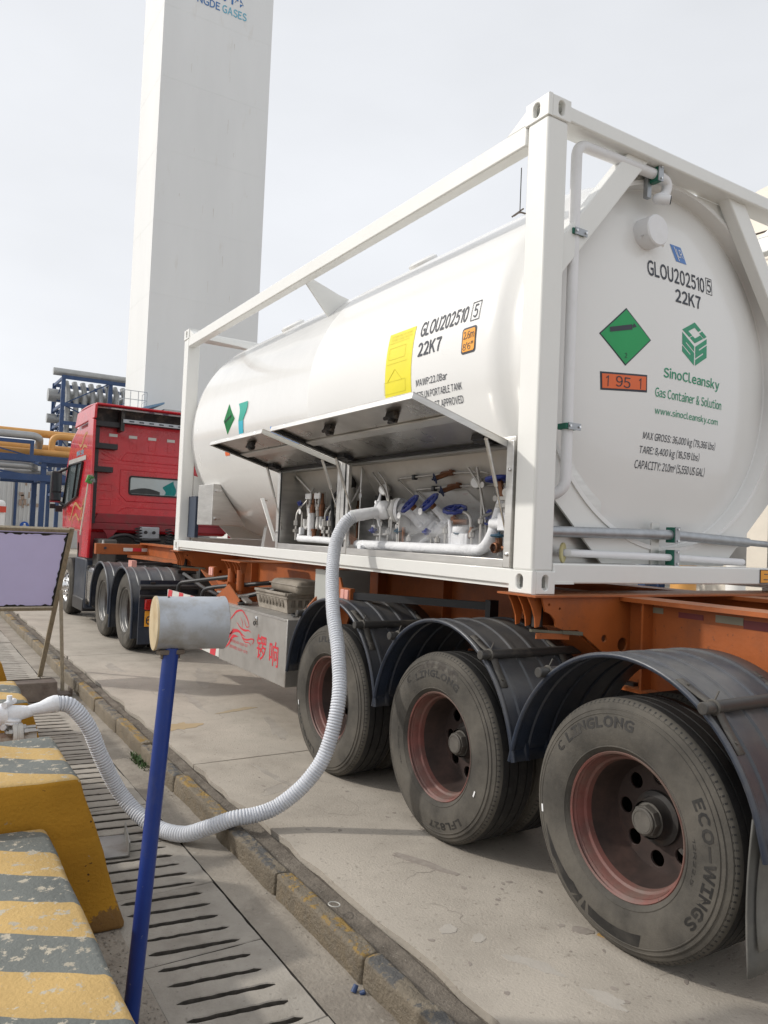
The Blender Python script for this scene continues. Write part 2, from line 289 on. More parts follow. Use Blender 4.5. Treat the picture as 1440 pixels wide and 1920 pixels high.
def obj(name, me, m, parent=None, smooth=35, bevel=0, seg=2, solid=0, mi=None):
    ms = m if isinstance(m, (list, tuple)) else [m]
    if not me.materials:
        for x in ms: me.materials.append(x)
    if mi and len(ms) > 1 and len(mi) == len(me.polygons): me.polygons.foreach_set('material_index', mi)
    if smooth:
        me.polygons.foreach_set('use_smooth', [True]*len(me.polygons)); me.set_sharp_from_angle(angle=radians(smooth))
    o = bpy.data.objects.new(name, me); COL.objects.link(o)
    if parent is not None: o.parent = parent; o.location = -off(parent)
    if solid: sm = o.modifiers.new('solid', 'SOLIDIFY'); sm.thickness = solid; sm.offset = 0
    if bevel:
        b = o.modifiers.new('bevel', 'BEVEL'); b.width = bevel; b.segments = seg; b.limit_method = 'ANGLE'; b.angle_limit = radians(40); b.harden_normals = False
    return o
def thing(name, label, cat, loc=(0, 0, 0), group=None):
    o = bpy.data.objects.new(name, None); COL.objects.link(o); o.location = loc; o.empty_display_size = .2
    o['label'] = label; o['category'] = cat
    if group: o['group'] = group
    return o
def tag(o, label, cat, group=None):
    o['label'] = label; o['category'] = cat
    if group: o['group'] = group
    return o
def setting(o, kind='structure'): o['kind'] = kind; return o
def curve_mesh(c):
    o = bpy.data.objects.new('tmp', c); me = bpy.data.meshes.new_from_object(o)
    v = [tuple(x.co) for x in me.vertices]; f = [tuple(p.vertices) for p in me.polygons]
    bpy.data.objects.remove(o); bpy.data.curves.remove(c); bpy.data.meshes.remove(me)
    return v, f
def plate(outline, holes, th, bevel=0):
    c = bpy.data.curves.new('tmp', 'CURVE'); c.dimensions = '2D'; c.fill_mode = 'BOTH'; c.extrude = max(1e-5, th/2-bevel); c.bevel_depth = bevel; c.offset = -bevel; c.bevel_resolution = 0
    for loop in [outline]+list(holes):
        s = c.splines.new('POLY'); s.points.add(len(loop)-1); s.use_cyclic_u = True
        for q, p in zip(s.points, loop): q.co = (p[0], p[1], 0, 1)
    return curve_mesh(c)
GLY = {}
def glyph(ch, bold, res):
    if ch == '1':
        w = .045+bold; return [(.10-w, 0), (.10+w, 0), (.10+w, .735), (.10-w*.2, .735), (-.10-w, .60), (-.10-w, .52), (.10-w, .62)], [(0, 1, 2, 3, 4, 5, 6)]
    k = (ch, bold, res)
    if k not in GLY:
        wide = chr(ord(ch)+0xFEE0) if 0x21 <= ord(ch) <= 0x7e else ch      # full-width form: plain grotesque shapes
        c = bpy.data.curves.new('tmp', 'FONT'); c.body = wide; c.size = 1; c.offset = bold; c.resolution_u = res; GLY[k] = curve_mesh(c)
    return GLY[k]
def text2d(body, bold=0.0, res=3, shear=0.0, gap=.085):
    v = []; f = []; x = 0.0
    for ch in body:
        if ch == ' ': x += .28; continue
        gv, gf = glyph(ch, bold, res); x0 = min(p[0] for p in gv); x1 = max(p[0] for p in gv); o = len(v)
        v += [(p[0]-x0+x+shear*p[1], p[1]) for p in gv]; f += [tuple(i+o for i in q) for q in gf]; x += x1-x0+gap*(1 if len(body) > 1 else 0)
    xs = [p[0] for p in v]; ys = [p[1] for p in v]
    x0, x1, y0, y1 = min(xs), max(xs), min(ys), max(ys)
    return [((p[0]-x0)/(x1-x0), (p[1]-y0)/(y1-y0)) for p in v], f
def lettering(body, fn, m, parent, name='lettering', **k):
    """fn maps (u, v) in the unit square, u along the line of text, to the surface"""
    v, f = text2d(body, **k); b = MB(); b.add([fn(u, w) for u, w in v], f)
    return b.build(name, m, parent, smooth=0)
def oval(cx, cy, w, h, n=20):
    r = min(w, h)/2; pts = []
    for k in range(n):
        a = 2*pi*k/n; x = cos(a)*r; y = sin(a)*r
        if h > w: y += (h/2-r)*(1 if sin(a) >= 0 else -1)
        else: x += (w/2-r)*(1 if cos(a) >= 0 else -1)
        pts.append((cx+x, cy+y))
    return pts
def circ(cx, cy, r, n=20): return [(cx+r*cos(2*pi*k/n), cy+r*sin(2*pi*k/n)) for k in range(n)]
def spline(pts, sub=8):
    P = [Vector(p) for p in pts]; P = [P[0]*2-P[1]]+P+[P[-1]*2-P[-2]]; out = []
    for i in range(1, len(P)-2):
        for k in range(sub):
            t = k/sub; a, b, c, d = P[i-1:i+3]
            out.append(.5*((2*b)+(c-a)*t+(2*a-5*b+4*c-d)*t*t+(3*b-a-3*c+d)*t**3))
    out.append(P[-2]); return out
def elbow(pts, r=.05, k=5):
    """round the corners of a polyline"""
    P = [Vector(p) for p in pts]; out = [P[0]]
    for i in range(1, len(P)-1):
        a = (P[i-1]-P[i]); b = (P[i+1]-P[i]); q = min(r, a.length*.49, b.length*.49); A = P[i]+a.normalized()*q; B = P[i]+b.normalized()*q
        for j in range(k+1):
            t = j/k; out.append((A*(1-t)+P[i]*t)*(1-t)+(P[i]*(1-t)+B*t)*t)
    return out+[P[-1]]
def rough_mesh(mb, cuts, amp, freq=6, seed=0, bevel=0.0):
    me = bpy.data.meshes.new('tmp'); me.from_pydata(mb.v, [], mb.f)
    bm = bmesh.new(); bm.from_mesh(me); bmesh.ops.remove_doubles(bm, verts=bm.verts, dist=1e-5); bmesh.ops.recalc_face_normals(bm, faces=bm.faces)
    if bevel: bmesh.ops.bevel(bm, geom=bm.edges[:], offset=bevel, segments=2, affect='EDGES', profile=.5)
    bmesh.ops.subdivide_edges(bm, edges=[e for e in bm.edges if e.calc_length() > .05], cuts=cuts, use_grid_fill=True)
    bmesh.ops.triangulate(bm, faces=[f for f in bm.faces if len(f.verts) > 4]); bm.normal_update()
    for v in bm.verts:
        p = v.co*freq+Vector((seed*3.1, seed, 0))
        v.co += v.normal*(noise.noise(p)*.6+noise.noise(p*3.1)*.4)*amp
    bm.to_mesh(me); bm.free(); return me

# ================================================================== SETTING
KX0, KX1 = -1.068, -.985
g = MB()
prof = [(-400, -.10), (-1.80, -.10), (-1.80, -.50), (-1.27, -.50), (-1.27, -.10), (-1.0, -.10), (-.9, -.115), (13.0, -.115), (400, -.10)]
ys = [-60, -4, 20, 80, 600]
g.add([(x, y, z) for y in ys for x, z in prof], [(j*9+i, j*9+i+1, (j+1)*9+i+1, (j+1)*9+i) for j in range(4) for i in range(8)])
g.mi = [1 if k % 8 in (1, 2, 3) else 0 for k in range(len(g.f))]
ground = setting(g.build('ground', [GROUND, CHSHADE], smooth=0))

# concrete lane, cast in bays with open joints
lane = setting(MB().box(-.86, 12.9, -8, 80, -.11, -.035).build('lane', DIRT, smooth=0))
jy = [-8, -2.55, 2.48, 7.5, 12.5, 17.5, 22.5, 27.5, 32.5, 37.5, 47.5, 80]
jx = [-.86, 3.65, 8.2, 12.9]
for i in range(len(jy)-1):
    for k in range(3):
        b = MB(); x0, x1, y0, y1 = jx[k]+.004, jx[k+1]-.004, jy[i]+.005, jy[i+1]-.005
        n = 26 if i < 4 and k == 0 else 2
        top = []
        rnd = random.Random(i*7+k)
        ring = []
        for t in range(n): ring.append((x0+(x1-x0)*t/n, y0+rnd.uniform(0, .006)))
        for t in range(n): ring.append((x1, y0+(y1-y0)*t/n))
        for t in range(n): ring.append((x1-(x1-x0)*t/n, y1-rnd.uniform(0, .006)))
        for t in range(n): ring.append((x0+rnd.uniform(-.02, .03)*(k == 0), y1-(y1-y0)*t/n))
        b.prism(ring, lambda v: v, -.034, 0.0)
        b.build('concrete_slab', CONC, lane, smooth=0)

def blob(cx, cy, w, h, rot, seed, n=26, jag=.3):
    r = random.Random(seed); ph = [r.uniform(0, 6.28) for _ in range(4)]; pts = []
    for k in range(n):
        a = 2*pi*k/n; q = 1+jag*(.5*sin(2*a+ph[0])+.35*sin(3*a+ph[1])+.3*sin(5*a+ph[2])+.25*sin(9*a+ph[3]))*.8+r.uniform(-.06, .06)
        x, y = cos(a)*w*q, sin(a)*h*q; pts.append((cx+x*cos(rot)-y*sin(rot), cy+x*sin(rot)+y*cos(rot)))
    return pts
def spot(name, m, cx, cy, w, h, rot, seed, z=.002, jag=.3):
    b = MB(); b.prism(blob(cx, cy, w, h, rot, seed, jag=jag), lambda v: v, z-.003, z)
    return b.build(name, m, lane, smooth=0)
spot('worn_patch', PATCH, -.48, -.60, .10, .040, -1.1, 3, jag=.5)
spot('worn_patch', PATCH, -.40, -.90, .09, .035, -1.2, 5, jag=.5)
spot('worn_patch', PATCH, -.62, -.22, .05, .03, .2, 6)
spot('worn_patch', PATCH, -.55, -.34, .035, .03, .5, 8)
spot('oil_stain', STAIN, -.33, .38, .20, .035, -1.15, 9)
spot('oil_stain', STAIN, -.10, -.50, .05, .03, -.6, 10)
b = MB(); b.prism([(-.075, -.56), (-.035, -.55), (.005, -.60), (-.01, -.625), (-.06, -.60)], lambda v: v, .002, .006); b.build('paint_fleck', flat('ochre_fleck', (.50, .32, .12)), lane, smooth=0)
spot('oil_stain', flat('ochre_leak', (.42, .32, .19), .8), -.62, 3.55, .16, .11, .5, 12, jag=.5)
spot('oil_stain', flat('ochre_leak_b', (.41, .33, .22), .8), .05, 3.95, .18, .05, .3, 13, jag=.5)
rr = random.Random(4)
for k, (x, y, w, h, a) in enumerate(((-.2, 4.6, .5, .05, 1.5), (.1, 3.2, .35, .06, 1.3), (-.45, 2.0, .25, .03, 1.7), (-.55, 1.75, .12, .05, .4), (.3, 5.6, .5, .12, 1.4), (-.5, 6.5, .4, .05, 1.6))):
    spot('tyre_mark', mat('tyre_mark%d' % k, (.36, .325, .28), .85, var=.12, scale=5, dirt=(.43, .39, .335), dscale=7, dlo=.45, dhi=.62, damt=.9, bump=.003, bscale=70), x, y, w, h, a, 90+k, z=.0008, jag=.6)
for k in range(46):
    x, y = rr.uniform(-.75, .0), rr.uniform(-1.3, 2.3)
    if rr.random() < .6: x, y = rr.uniform(-.35, .05), rr.uniform(-1.2, .15)
    s_ = rr.uniform(.006, .018)
    spot('oil_spot', STAIN, x, y, s_, s_*rr.uniform(.5, .9), rr.uniform(0, 3), 50+k, z=.0015)

# dirt lying in the joint between kerb and lane
rr = random.Random(21)
for k in range(16):      # hairline cracks in the lane slabs
    x, y = rr.uniform(-.8, .1), rr.uniform(-1.2, 6.0); a = rr.uniform(0, 6.28); b = MB(); vs_ = []
    m_ = rr.randint(8, 22)
    for j in range(m_):
        w = .0022*sin(pi*(j+.6)/(m_+.5)); vs_ += [(x-sin(a)*w, y+cos(a)*w, .0012), (x+sin(a)*w, y-cos(a)*w, .0012)]; a += rr.gauss(0, .45); x += cos(a)*.035; y += sin(a)*.035
        if x < -.83: x = -.83
    b.add(vs_, [(2*j, 2*j+1, 2*j+3, 2*j+2) for j in range(m_-1)]); b.build('crack', STAIN, lane, smooth=0)
b = MB(); n = 160
b.grid(lambda u, v: (KX1-.01+(v*(.115+.03*noise.noise(Vector((u*40, 3, 1))))), -3+u*45, -.012+.012*noise.noise(Vector((u*200, v*3, 0)))-.02*v*(1-v)), n, 5)
setting(b.build('kerb_dirt', DIRT), 'stuff')

# kerb of separate stones
kerb = setting(MB().box(KX0+.01, KX1-.01, -4, 80, -.5, -.10).build('kerb', GROUND, smooth=0))
y = -.25-.835*4; k = 0
while y < 26:
    b = MB(); dz = random.uniform(-.010, .008); dx = random.uniform(-.006, .006)
    b.box(KX0+dx, KX1+dx, y+.004, y+.835-.006, -.22, .022+dz)
    me = rough_mesh(b, 7 if y < 8 else 2, .014 if y < 8 else .007, 11, k, bevel=.014)
    obj('kerb_stone', me, KERBM, kerb, smooth=50); y += .835; k += 1
b = MB(); b.box(KX0, KX1, y, 80, -.22, .02); b.build('far_kerb', KERBM, kerb, smooth=0)

# slotted concrete drain covers
drain = setting(MB().box(-1.83, -1.24, -4, 30, -.62, -.52).build('drain_channel', CHSHADE, smooth=0))
def drain_mesh(seed):
    r = random.Random(seed); X0, X1, L = -1.80, -1.2715, .614
    def edge(p, q, n):
        return [(p[0]+(q[0]-p[0])*t/n+r.uniform(-.003, .003), p[1]+(q[1]-p[1])*t/n+r.uniform(-.003, .003)) for t in range(n)]
    out = edge((X0, 0), (X1, 0), 8)+edge((X1, 0), (X1, L), 8)+edge((X1, L), (X0, L), 8)+edge((X0, L), (X0, 0), 8)
    def slot(yc, w, xa, xb):
        n = 14; a = [(xa+(xb-xa)*t/n, yc-w*(.5 if 0 < t < n else .12)+r.uniform(-.0035, .0035)-.05*(t/n-.5)) for t in range(n+1)]
        c = [(xb-(xb-xa)*t/n, yc+w*(.5 if 0 < t < n else .12)+r.uniform(-.0035, .0035)-.05*(.5-t/n)) for t in range(n+1)]
        return a+c
    holes = [slot(L*(q+.5)/5, r.uniform(.026, .038), -1.735+r.uniform(-.008, .008), -1.357+r.uniform(-.008, .008)) for q in range(5)]
    return plate(out, holes, .09, .004)
DM = [drain_mesh(s) for s in range(4)]
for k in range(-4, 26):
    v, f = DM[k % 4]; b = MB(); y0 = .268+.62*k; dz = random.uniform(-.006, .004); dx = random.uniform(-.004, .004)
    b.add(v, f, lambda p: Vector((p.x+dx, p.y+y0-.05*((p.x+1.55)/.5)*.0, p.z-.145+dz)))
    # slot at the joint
    o = b.build('drain_cover', [SLABC, SLOTSH], drain, smooth=0)
    for p in o.data.polygons: p.material_index = 1 if abs(p.normal.z) < .35 else 0  # steep faces take the painted slot shade

# striped concrete guard blocks on the drain's far side
def guard_block(y0, y1, label, zt=.59, xr=-2.0, xb=-1.77, xl=-2.75, xlb=-2.95, seed=1, group='striped concrete guard blocks'):
    b = MB(); b.prism([(xlb, -.1), (xb, -.1), (xr, zt), (xl, zt)], lambda v: Vector((v.x, v.z, v.y)), y0, y1)
    me = rough_mesh(b, 9, .014, 5, seed, bevel=.022)
    me.materials.append(BARRIER); me.materials.append(OCHRE)
    for p in me.polygons: p.material_index = 0 if p.normal.z > .45 else 1
    o = obj('concrete_block', me, [BARRIER, OCHRE], None, smooth=60); return tag(o, label, 'concrete block', group)
guard_block(.61, 1.36, 'tall concrete block with ochre end face and striped top before the frosted fitting', seed=1)
guard_block(2.2, 2.93, 'striped concrete block just behind the frosted pipe fitting, before the steel chock', seed=2)
guard_block(3.75, 4.5, 'farthest striped concrete block showing at the left edge, behind the chock', seed=3)
guard_block(-1.9, .575, 'low long concrete block with broad yellow and grey bands in the bottom left corner', zt=.42, xr=-2.135, xb=-1.97, xl=-3.2, xlb=-3.3, seed=5)
# rubble and grit between blocks and drain
b = MB()
rr = random.Random(11)
for k in range(1500):
    if k < 700: x, y = rr.uniform(-1.95, -1.81), rr.uniform(-.9, .62)
    elif k < 1000: x, y = rr.gauss(-1.10, .03), rr.uniform(-1.0, 6)
    elif k < 1250: x, y = rr.gauss(-.95, .03), rr.uniform(-1.2, 6)
    else: x, y = rr.uniform(-1.26, -1.08), rr.uniform(-1.0, 5)
    z = -.1 if x < -1.07 else -.008
    if -1.07 < x < -.985: continue
    s_ = rr.uniform(.002, .008)*(1.2 if k < 700 else .8); q = [Vector((rr.uniform(-1, 1), rr.uniform(-1, 1), rr.uniform(0, .9)))*s_+Vector((x, y, z)) for _ in range(4)]
    b.add(q, [(0, 1, 2), (0, 1, 3), (0, 2, 3), (1, 2, 3)])
setting(b.build('grit', mat('grit', (.27, .245, .21), .9, var=.4, scale=40), smooth=0), 'stuff')
# weeds in the gutter
b = MB(); rr = random.Random(3)
for k in range(170):
    cx, cy = rr.gauss(-1.10, .018), rr.gauss(3.02, .10); a = rr.uniform(0, 6.28); l = rr.uniform(.02, .06); w = .004
    d = Vector((cos(a), sin(a), rr.uniform(.6, 1.6))).normalized(); s_ = Vector((-sin(a), cos(a), 0))*w; p = Vector((cx, cy, -.1))
    b.add([p-s_, p+s_, p+d*l*.6+s_*1.2, p+d*l*.6-s_*1.2, p+d*l], [(0, 1, 2, 3), (3, 2, 4)])
setting(b.build('weeds', mat('weed_green', (.05, .10, .025), .7, var=.3, scale=30), smooth=0), 'stuff')

# ================================================================== TANK CONTAINER
BZ = 1.42; CL, CW, CH = 6.058, 2.438, 2.591; TZ = BZ+CH; CX = CW/2
TC = thing('tank_container', 'white cryogenic tank container with open valve cabinet riding on the orange trailer', 'tank container', (CX, CL/2, BZ))
# --- corner castings
def casting(x, y, z, sx, sy):
    """outer corner at (x,y), body growing towards sx, sy"""
    b = MB(); X, Y, Z = .162, .178, .118
    sq = lambda w, h: [(0, 0), (w, 0), (w, h), (0, h)]
    t = .03
    v, f = plate(sq(Y, Z), [oval(Y/2+.005, Z/2, .05, .078)], t, .004)
    b.add(v, f, lambda p: Vector((x+sx*(t/2+p.z), y+sy*p.x, z+p.y)))
    v, f = plate(sq(X-t, Z), [oval(X/2-t*.6, Z/2, .046, .078)], t, .004)
    b.add(v, f, lambda p: Vector((x+sx*(t+p.x), y+sy*(t/2+p.z), z+p.y)))
    v, f = plate(sq(X-t, Y-t), [oval((X-t)/2, (Y-t)/2, .05, .09)], t, .003)
    b.add(v, f, lambda p: Vector((x+sx*(t+p.x), y+sy*(t+p.y), z+Z-t/2+p.z)))
    b.add(v, f, lambda p: Vector((x+sx*(t+p.x), y+sy*(t+p.y), z+t/2+p.z)))
    b.box(min(x+sx*(X-.012), x+sx*(X-.001)), max(x+sx*(X-.012), x+sx*(X-.001)), min(y+sy*t, y+sy*(Y-.001)), max(y+sy*t, y+sy*(Y-.001)), z+t, z+Z-t)
    b.box(min(x+sx*t, x+sx*(X-.013)), max(x+sx*t, x+sx*(X-.013)), min(y+sy*(Y-.012), y+sy*(Y-.002)), max(y+sy*(Y-.012), y+sy*(Y-.002)), z+t, z+Z-t)
    b.build('corner_casting', WHITE, TC, smooth=30)
for x, sx in ((0, 1), (CW, -1)):
    for y, sy in ((0, 1), (CL, -1)):
        casting(x, y, BZ, sx, sy); casting(x, y, TZ-.118, sx, sy)
        x0, x1 = sorted((x+sx*.005, x+sx*.150)); y0, y1 = sorted((y+sy*.006, y+sy*.160))
        p = MB().box(x0, x1, y0, y1, BZ+.116, TZ-.116).build('corner_post', WHITE, TC, bevel=.014, seg=3)
        w = MB().torus((0, 0, 0), (0, 0, 1), .001, .001, 4, 3)
for x, sx in ((0, 1), (CW, -1)):   # side rails
    x0, x1 = sorted((x+sx*.006, x+sx*.095))
    MB().box(x0, x1, .17, CL-.17, TZ-.215, TZ-.10).build('top_side_rail', WHITE, TC, bevel=.01, seg=2)
    for ya, yb in ((.165, .34), (CL-.165, CL-.34)):
        b = MB(); b.prism([(ya, TZ-.012), (ya, TZ-.10), (yb, TZ-.10), (yb-(yb-ya)*.2, TZ-.085)], lambda v: Vector((v.z, v.x, v.y)), x0+.004, x1-.004); b.build('rail_gusset', WHITE, TC, smooth=0, bevel=.003)
    x0, x1 = sorted((x+sx*.004, x+sx*.110))
    MB().box(x0, x1, .17, CL-.17, BZ+.040, BZ+.122).build('bottom_side_rail', WHITE, TC, bevel=.006)
    x0, x1 = sorted((x+sx*.02, x+sx*.10))
    MB().box(x0, x1, .165, CL-.165, BZ+.020, BZ+.041).build('rail_foot', WHITE, TC)
for y, sy in ((0, 1), (CL, -1)):   # end beams
    y0, y1 = sorted((y+sy*.008, y+sy*.155))
    MB().box(.155, CW-.155, y0, y1, TZ-.105, TZ-.020).build('top_end_beam', WHITE, TC, bevel=.010)
    MB().box(.155, CW-.155, y0+.0, y1-.02, BZ+.055, BZ+.160).build('bottom_end_beam', WHITE, TC, bevel=.008)
    y0, y1 = sorted((y+sy*.05, y+sy*.13))
    for m_ in ((0, 1) if sy > 0 else ()):
        px = (lambda a: a) if not m_ else (lambda a: CW-a)
        b = MB(); b.prism([(px(.148), 3.07), (px(.148), 3.275), (px(.665), 3.910), (px(.84), 3.910)], lambda v: Vector((v.x, v.z, v.y)), y0, y1)
        b.build('corner_brace', WHITE, TC, smooth=0, bevel=.008)
MB().box(.158, .30, .002, .05, BZ+.052, BZ+.060).build('weld_bead', WHITE, TC)
# --- vessel
ZC, R = 2.78, 1.195
def rprof(pts): return pts
prof = [(1.095, .225), (1.095, .13), (1.120, .13), (1.120, .30), (1.135, .345), (1.165, .385), (1.188, .43), (R, .49), (R, 2.68), (R+.0035, 2.69), (R+.0035, 2.72), (R, 2.73), (R, 5.57), (1.188, 5.63), (1.165, 5.675), (1.135, 5.715), (1.12, 5.76), (1.12, 5.93), (1.095, 5.93), (1.095, 5.84), (.8, 5.90), (.4, 5.94), (.001, 5.95)]
b = MB(); b.lathe(prof, (CX, 0, ZC), (0, 1, 0), 128)
SHELL = b.build('tank_shell', TANK, TC, smooth=32)
DR = 1.10; DY0, DY1 = .235, .11     # rear dished end: edge and crown
def dish_y(x, z):
    r2 = ((x-CX)**2+(z-ZC)**2)/DR**2; return DY1+(DY0-DY1)*(min(r2, 1.0)*.75+.25*min(r2, 1.0)**4)
prof = [(DR*k/28+.0005, dish_y(CX+DR*k/28, ZC)) for k in range(29)]
b = MB(); b.lathe(prof, (CX, 0, ZC), (0, 1, 0), 128); DISH = b.build('end_dish', TANK, TC, smooth=60)
b = MB(); b.lathe([(1.085, .236), (1.098, .216), (1.10, .205)], (CX, 0, ZC), (0, 1, 0), 128); b.build('weld_seam', TANK, TC, smooth=80)
# lower octagonal end ring plate with round hole
arc = [(CX+1.100*cos(a), ZC+1.100*sin(a)) for a in [radians(207+(333-207)*k/48) for k in range(49)]]
poly = arc+[(2.285, 2.30), (2.285, 2.03), (1.78, 1.582), (.655, 1.582), (.153, 2.03), (.153, 2.30)]
v, f = plate(poly, [], .014)
MB().add(v, f, lambda p: Vector((p.x, .148+p.z, p.y))).build('end_ring_plate', WHITE, TC, smooth=0)
MB().add(v, f, lambda p: Vector((p.x, CL-.148+p.z, p.y))).build('end_ring_plate', WHITE, TC, smooth=0)
for sgn in (-1, 1):                  # curved web plates between ring and braces
    arc = [(CX+sgn*1.1*cos(a), ZC+1.1*sin(a)) for a in [radians(-27+(82+27)*k/40) for k in range(41)]]
    poly = arc+[(CX+sgn*.20, 3.905), (CX+sgn*.45, 3.905), (CX+sgn*1.068, 3.17), (CX+sgn*1.068, 2.29)]
    v, f = plate(poly, [], .012); MB().add(v, f, lambda p: Vector((p.x, .152+p.z, p.y))).build('ring_web', WHITE, TC, smooth=0)
# saddles underneath, top nozzles, lifting brackets
for yy in (.9, 4.9):
    b = MB(); b.prism([(.62, BZ+.06), (CW-.62, BZ+.06), (CX+.55, 1.85), (CX-.55, 1.85)], lambda v: Vector((v.x, v.z, v.y)), yy-.04, yy+.04); b.build('saddle', WHITE, TC, smooth=0)
for yy, w in ((2.0, .12), (4.35, .13)):
    b = MB(); b.lathe([(.001, .035), (w*.8, .035), (w, .02), (w, -.08)], (CX-.54*(R+.005)+.05, yy, ZC+.84*(R+.005)+.03), (-.54, 0, .84), 24); b.build('nozzle_pad', TANK, SHELL)
b = MB(); b.prism([(.075, TZ-.212), (.30, 3.555), (.50, 3.74), (.40, 3.76), (.09, TZ-.15)], lambda v: Vector((v.x, v.z, v.y)), 2.955, 2.970)
b.build('shell_bracket', WHITE, TC, smooth=0)
b = MB(); b.prism([(.10, TZ-.10), (.10, TZ-.05), (.95, TZ-.08), (.95, TZ-.16), (.62, TZ-.12)], lambda v: Vector((v.x, v.z, v.y)), CL-.215, CL-.158); b.build('front_strut', WHITE, TC, smooth=0, bevel=.004)
# stainless document box and dark front panel on the left side
b = MB(); b.prism([(.108, 1.728), (.108, 2.175), (.19, 2.172), (.235, 2.09), (.50, 1.728)], lambda v: Vector((v.x, v.z, v.y)), 5.10, 5.58)
SB = b.build('instrument_box', STEEL, TC, smooth=0, bevel=.006)
for zz in (2.10, 1.80): MB().lathe([(.001, -.02), (.016, -.018), (.018, 0)], (.145, 5.10, zz), (0, 1, 0), 12).build('box_catch', CHROME, SB)
for zz in (2.10, 1.80): MB().bar((.145, 5.085, zz), (.20, 5.085, zz), .012, .012).build('catch_bar', CHROME, SB)
MB().box(.10, .14, 5.62, 5.88, BZ+.16, 2.05).build('side_blank', mat('dark_blue_panel', (.03, .045, .075), .4), TC)
b = MB(); b.prism([(.06, 3.30), (.075, 3.30), (.14, 3.9), (.125, 3.9)], lambda v: Vector((v.x, v.y, v.z)), 1.60, 1.605)
b = MB(); b.bar((.13, 3.46, 1.60), (.15, 3.84, 1.99), .012, .035, (1, 0, 0)); b.bar((.15, 3.84, 1.99), (.25, 3.96, 1.98), .012, .03, (1, 0, 0)); b.build('stay_bar', WHITE, TC)

# --- valve cabinet
CY0, CY1, CZ0, CZ1 = .20, 3.165, BZ+.124, 2.20; MID = 2.03
b = MB()
b.box(.012, .75, CY0, CY1, CZ0, CZ0+.014)                                 # floor
b.box(.012, .70, CY0, CY0+.010, CZ0+.015, CZ1); b.box(.012, .70, CY1-.010, CY1, CZ0+.015, CZ1)
b.box(.16, .60, MID-.006, MID+.006, CZ0+.015, CZ1)
b.box(.02, .30, CY0, CY1, CZ1+.001, CZ1+.012)                              # roof
CAB = b.build('valve_cabinet', STEEL, TC, smooth=0)
def back_x(z): return CX-sqrt(max(.02, (R+.014)**2-(z-ZC)**2))
prf = [(back_x(z), z) for z in [CZ1-(CZ1-1.62)*k/14 for k in range(15)]]+[(.90, 1.60), (.90, CZ0+.016)]
b = MB(); b.grid(lambda u, v: (prf[int(round(v*16))][0], CY0+.011+(CY1-CY0-.022)*u, prf[int(round(v*16))][1]), 6, 16); b.build('back_panel', mat('satin_stainless', (.60, .58, .545), .5, .55, var=.06, scale=3, dirt=(.50, .48, .45), dscale=2, damt=.5), CAB, smooth=60)
for y0, y1 in ((CY0-.02, CY0+.035), (MID-.085, MID-.030), (MID+.03, MID+.085), (CY1-.035, CY1+.02)):
    MB().box(.006, .034, y0, y1, CZ0-.0, CZ1+.02).build('jamb', STEEL, CAB, bevel=.003)
MB().box(.010, .030, MID-.029, MID+.029, CZ0, CZ1+.018).build('jamb_plate', STEEL, CAB)
MB().box(.008, .032, CY0+.036, MID-.086, CZ0-.002, CZ0+.045).build('sill', STEEL, CAB, bevel=.003)
MB().box(.008, .032, MID+.086, CY1-.036, CZ0-.002, CZ0+.045).build('sill', STEEL, CAB, bevel=.003)
for y0 in (MID-.031, CY1-.037): MB().box(.004, .012, y0-.02, y0, CZ0+.05, CZ1+.01).build('seal', RUBBERSEAL, CAB)
for yy, zz in ((.175+.03, CZ0+.07), (MID-.055, CZ0+.10), (MID+.055, CZ0+.12), (CY1-.01, CZ0+.14), (.20, CZ0+.52)): MB().lathe([(.001, -.012), (.009, -.010), (.010, 0)], (.007, yy, zz), (1, 0, 0), 8).build('screw', CHROME, CAB)
MB().box(.02, .16, CY0-.02, .42, CZ1+.013, CZ1+.045).build('roof_lip', STEEL, CAB, bevel=.004)
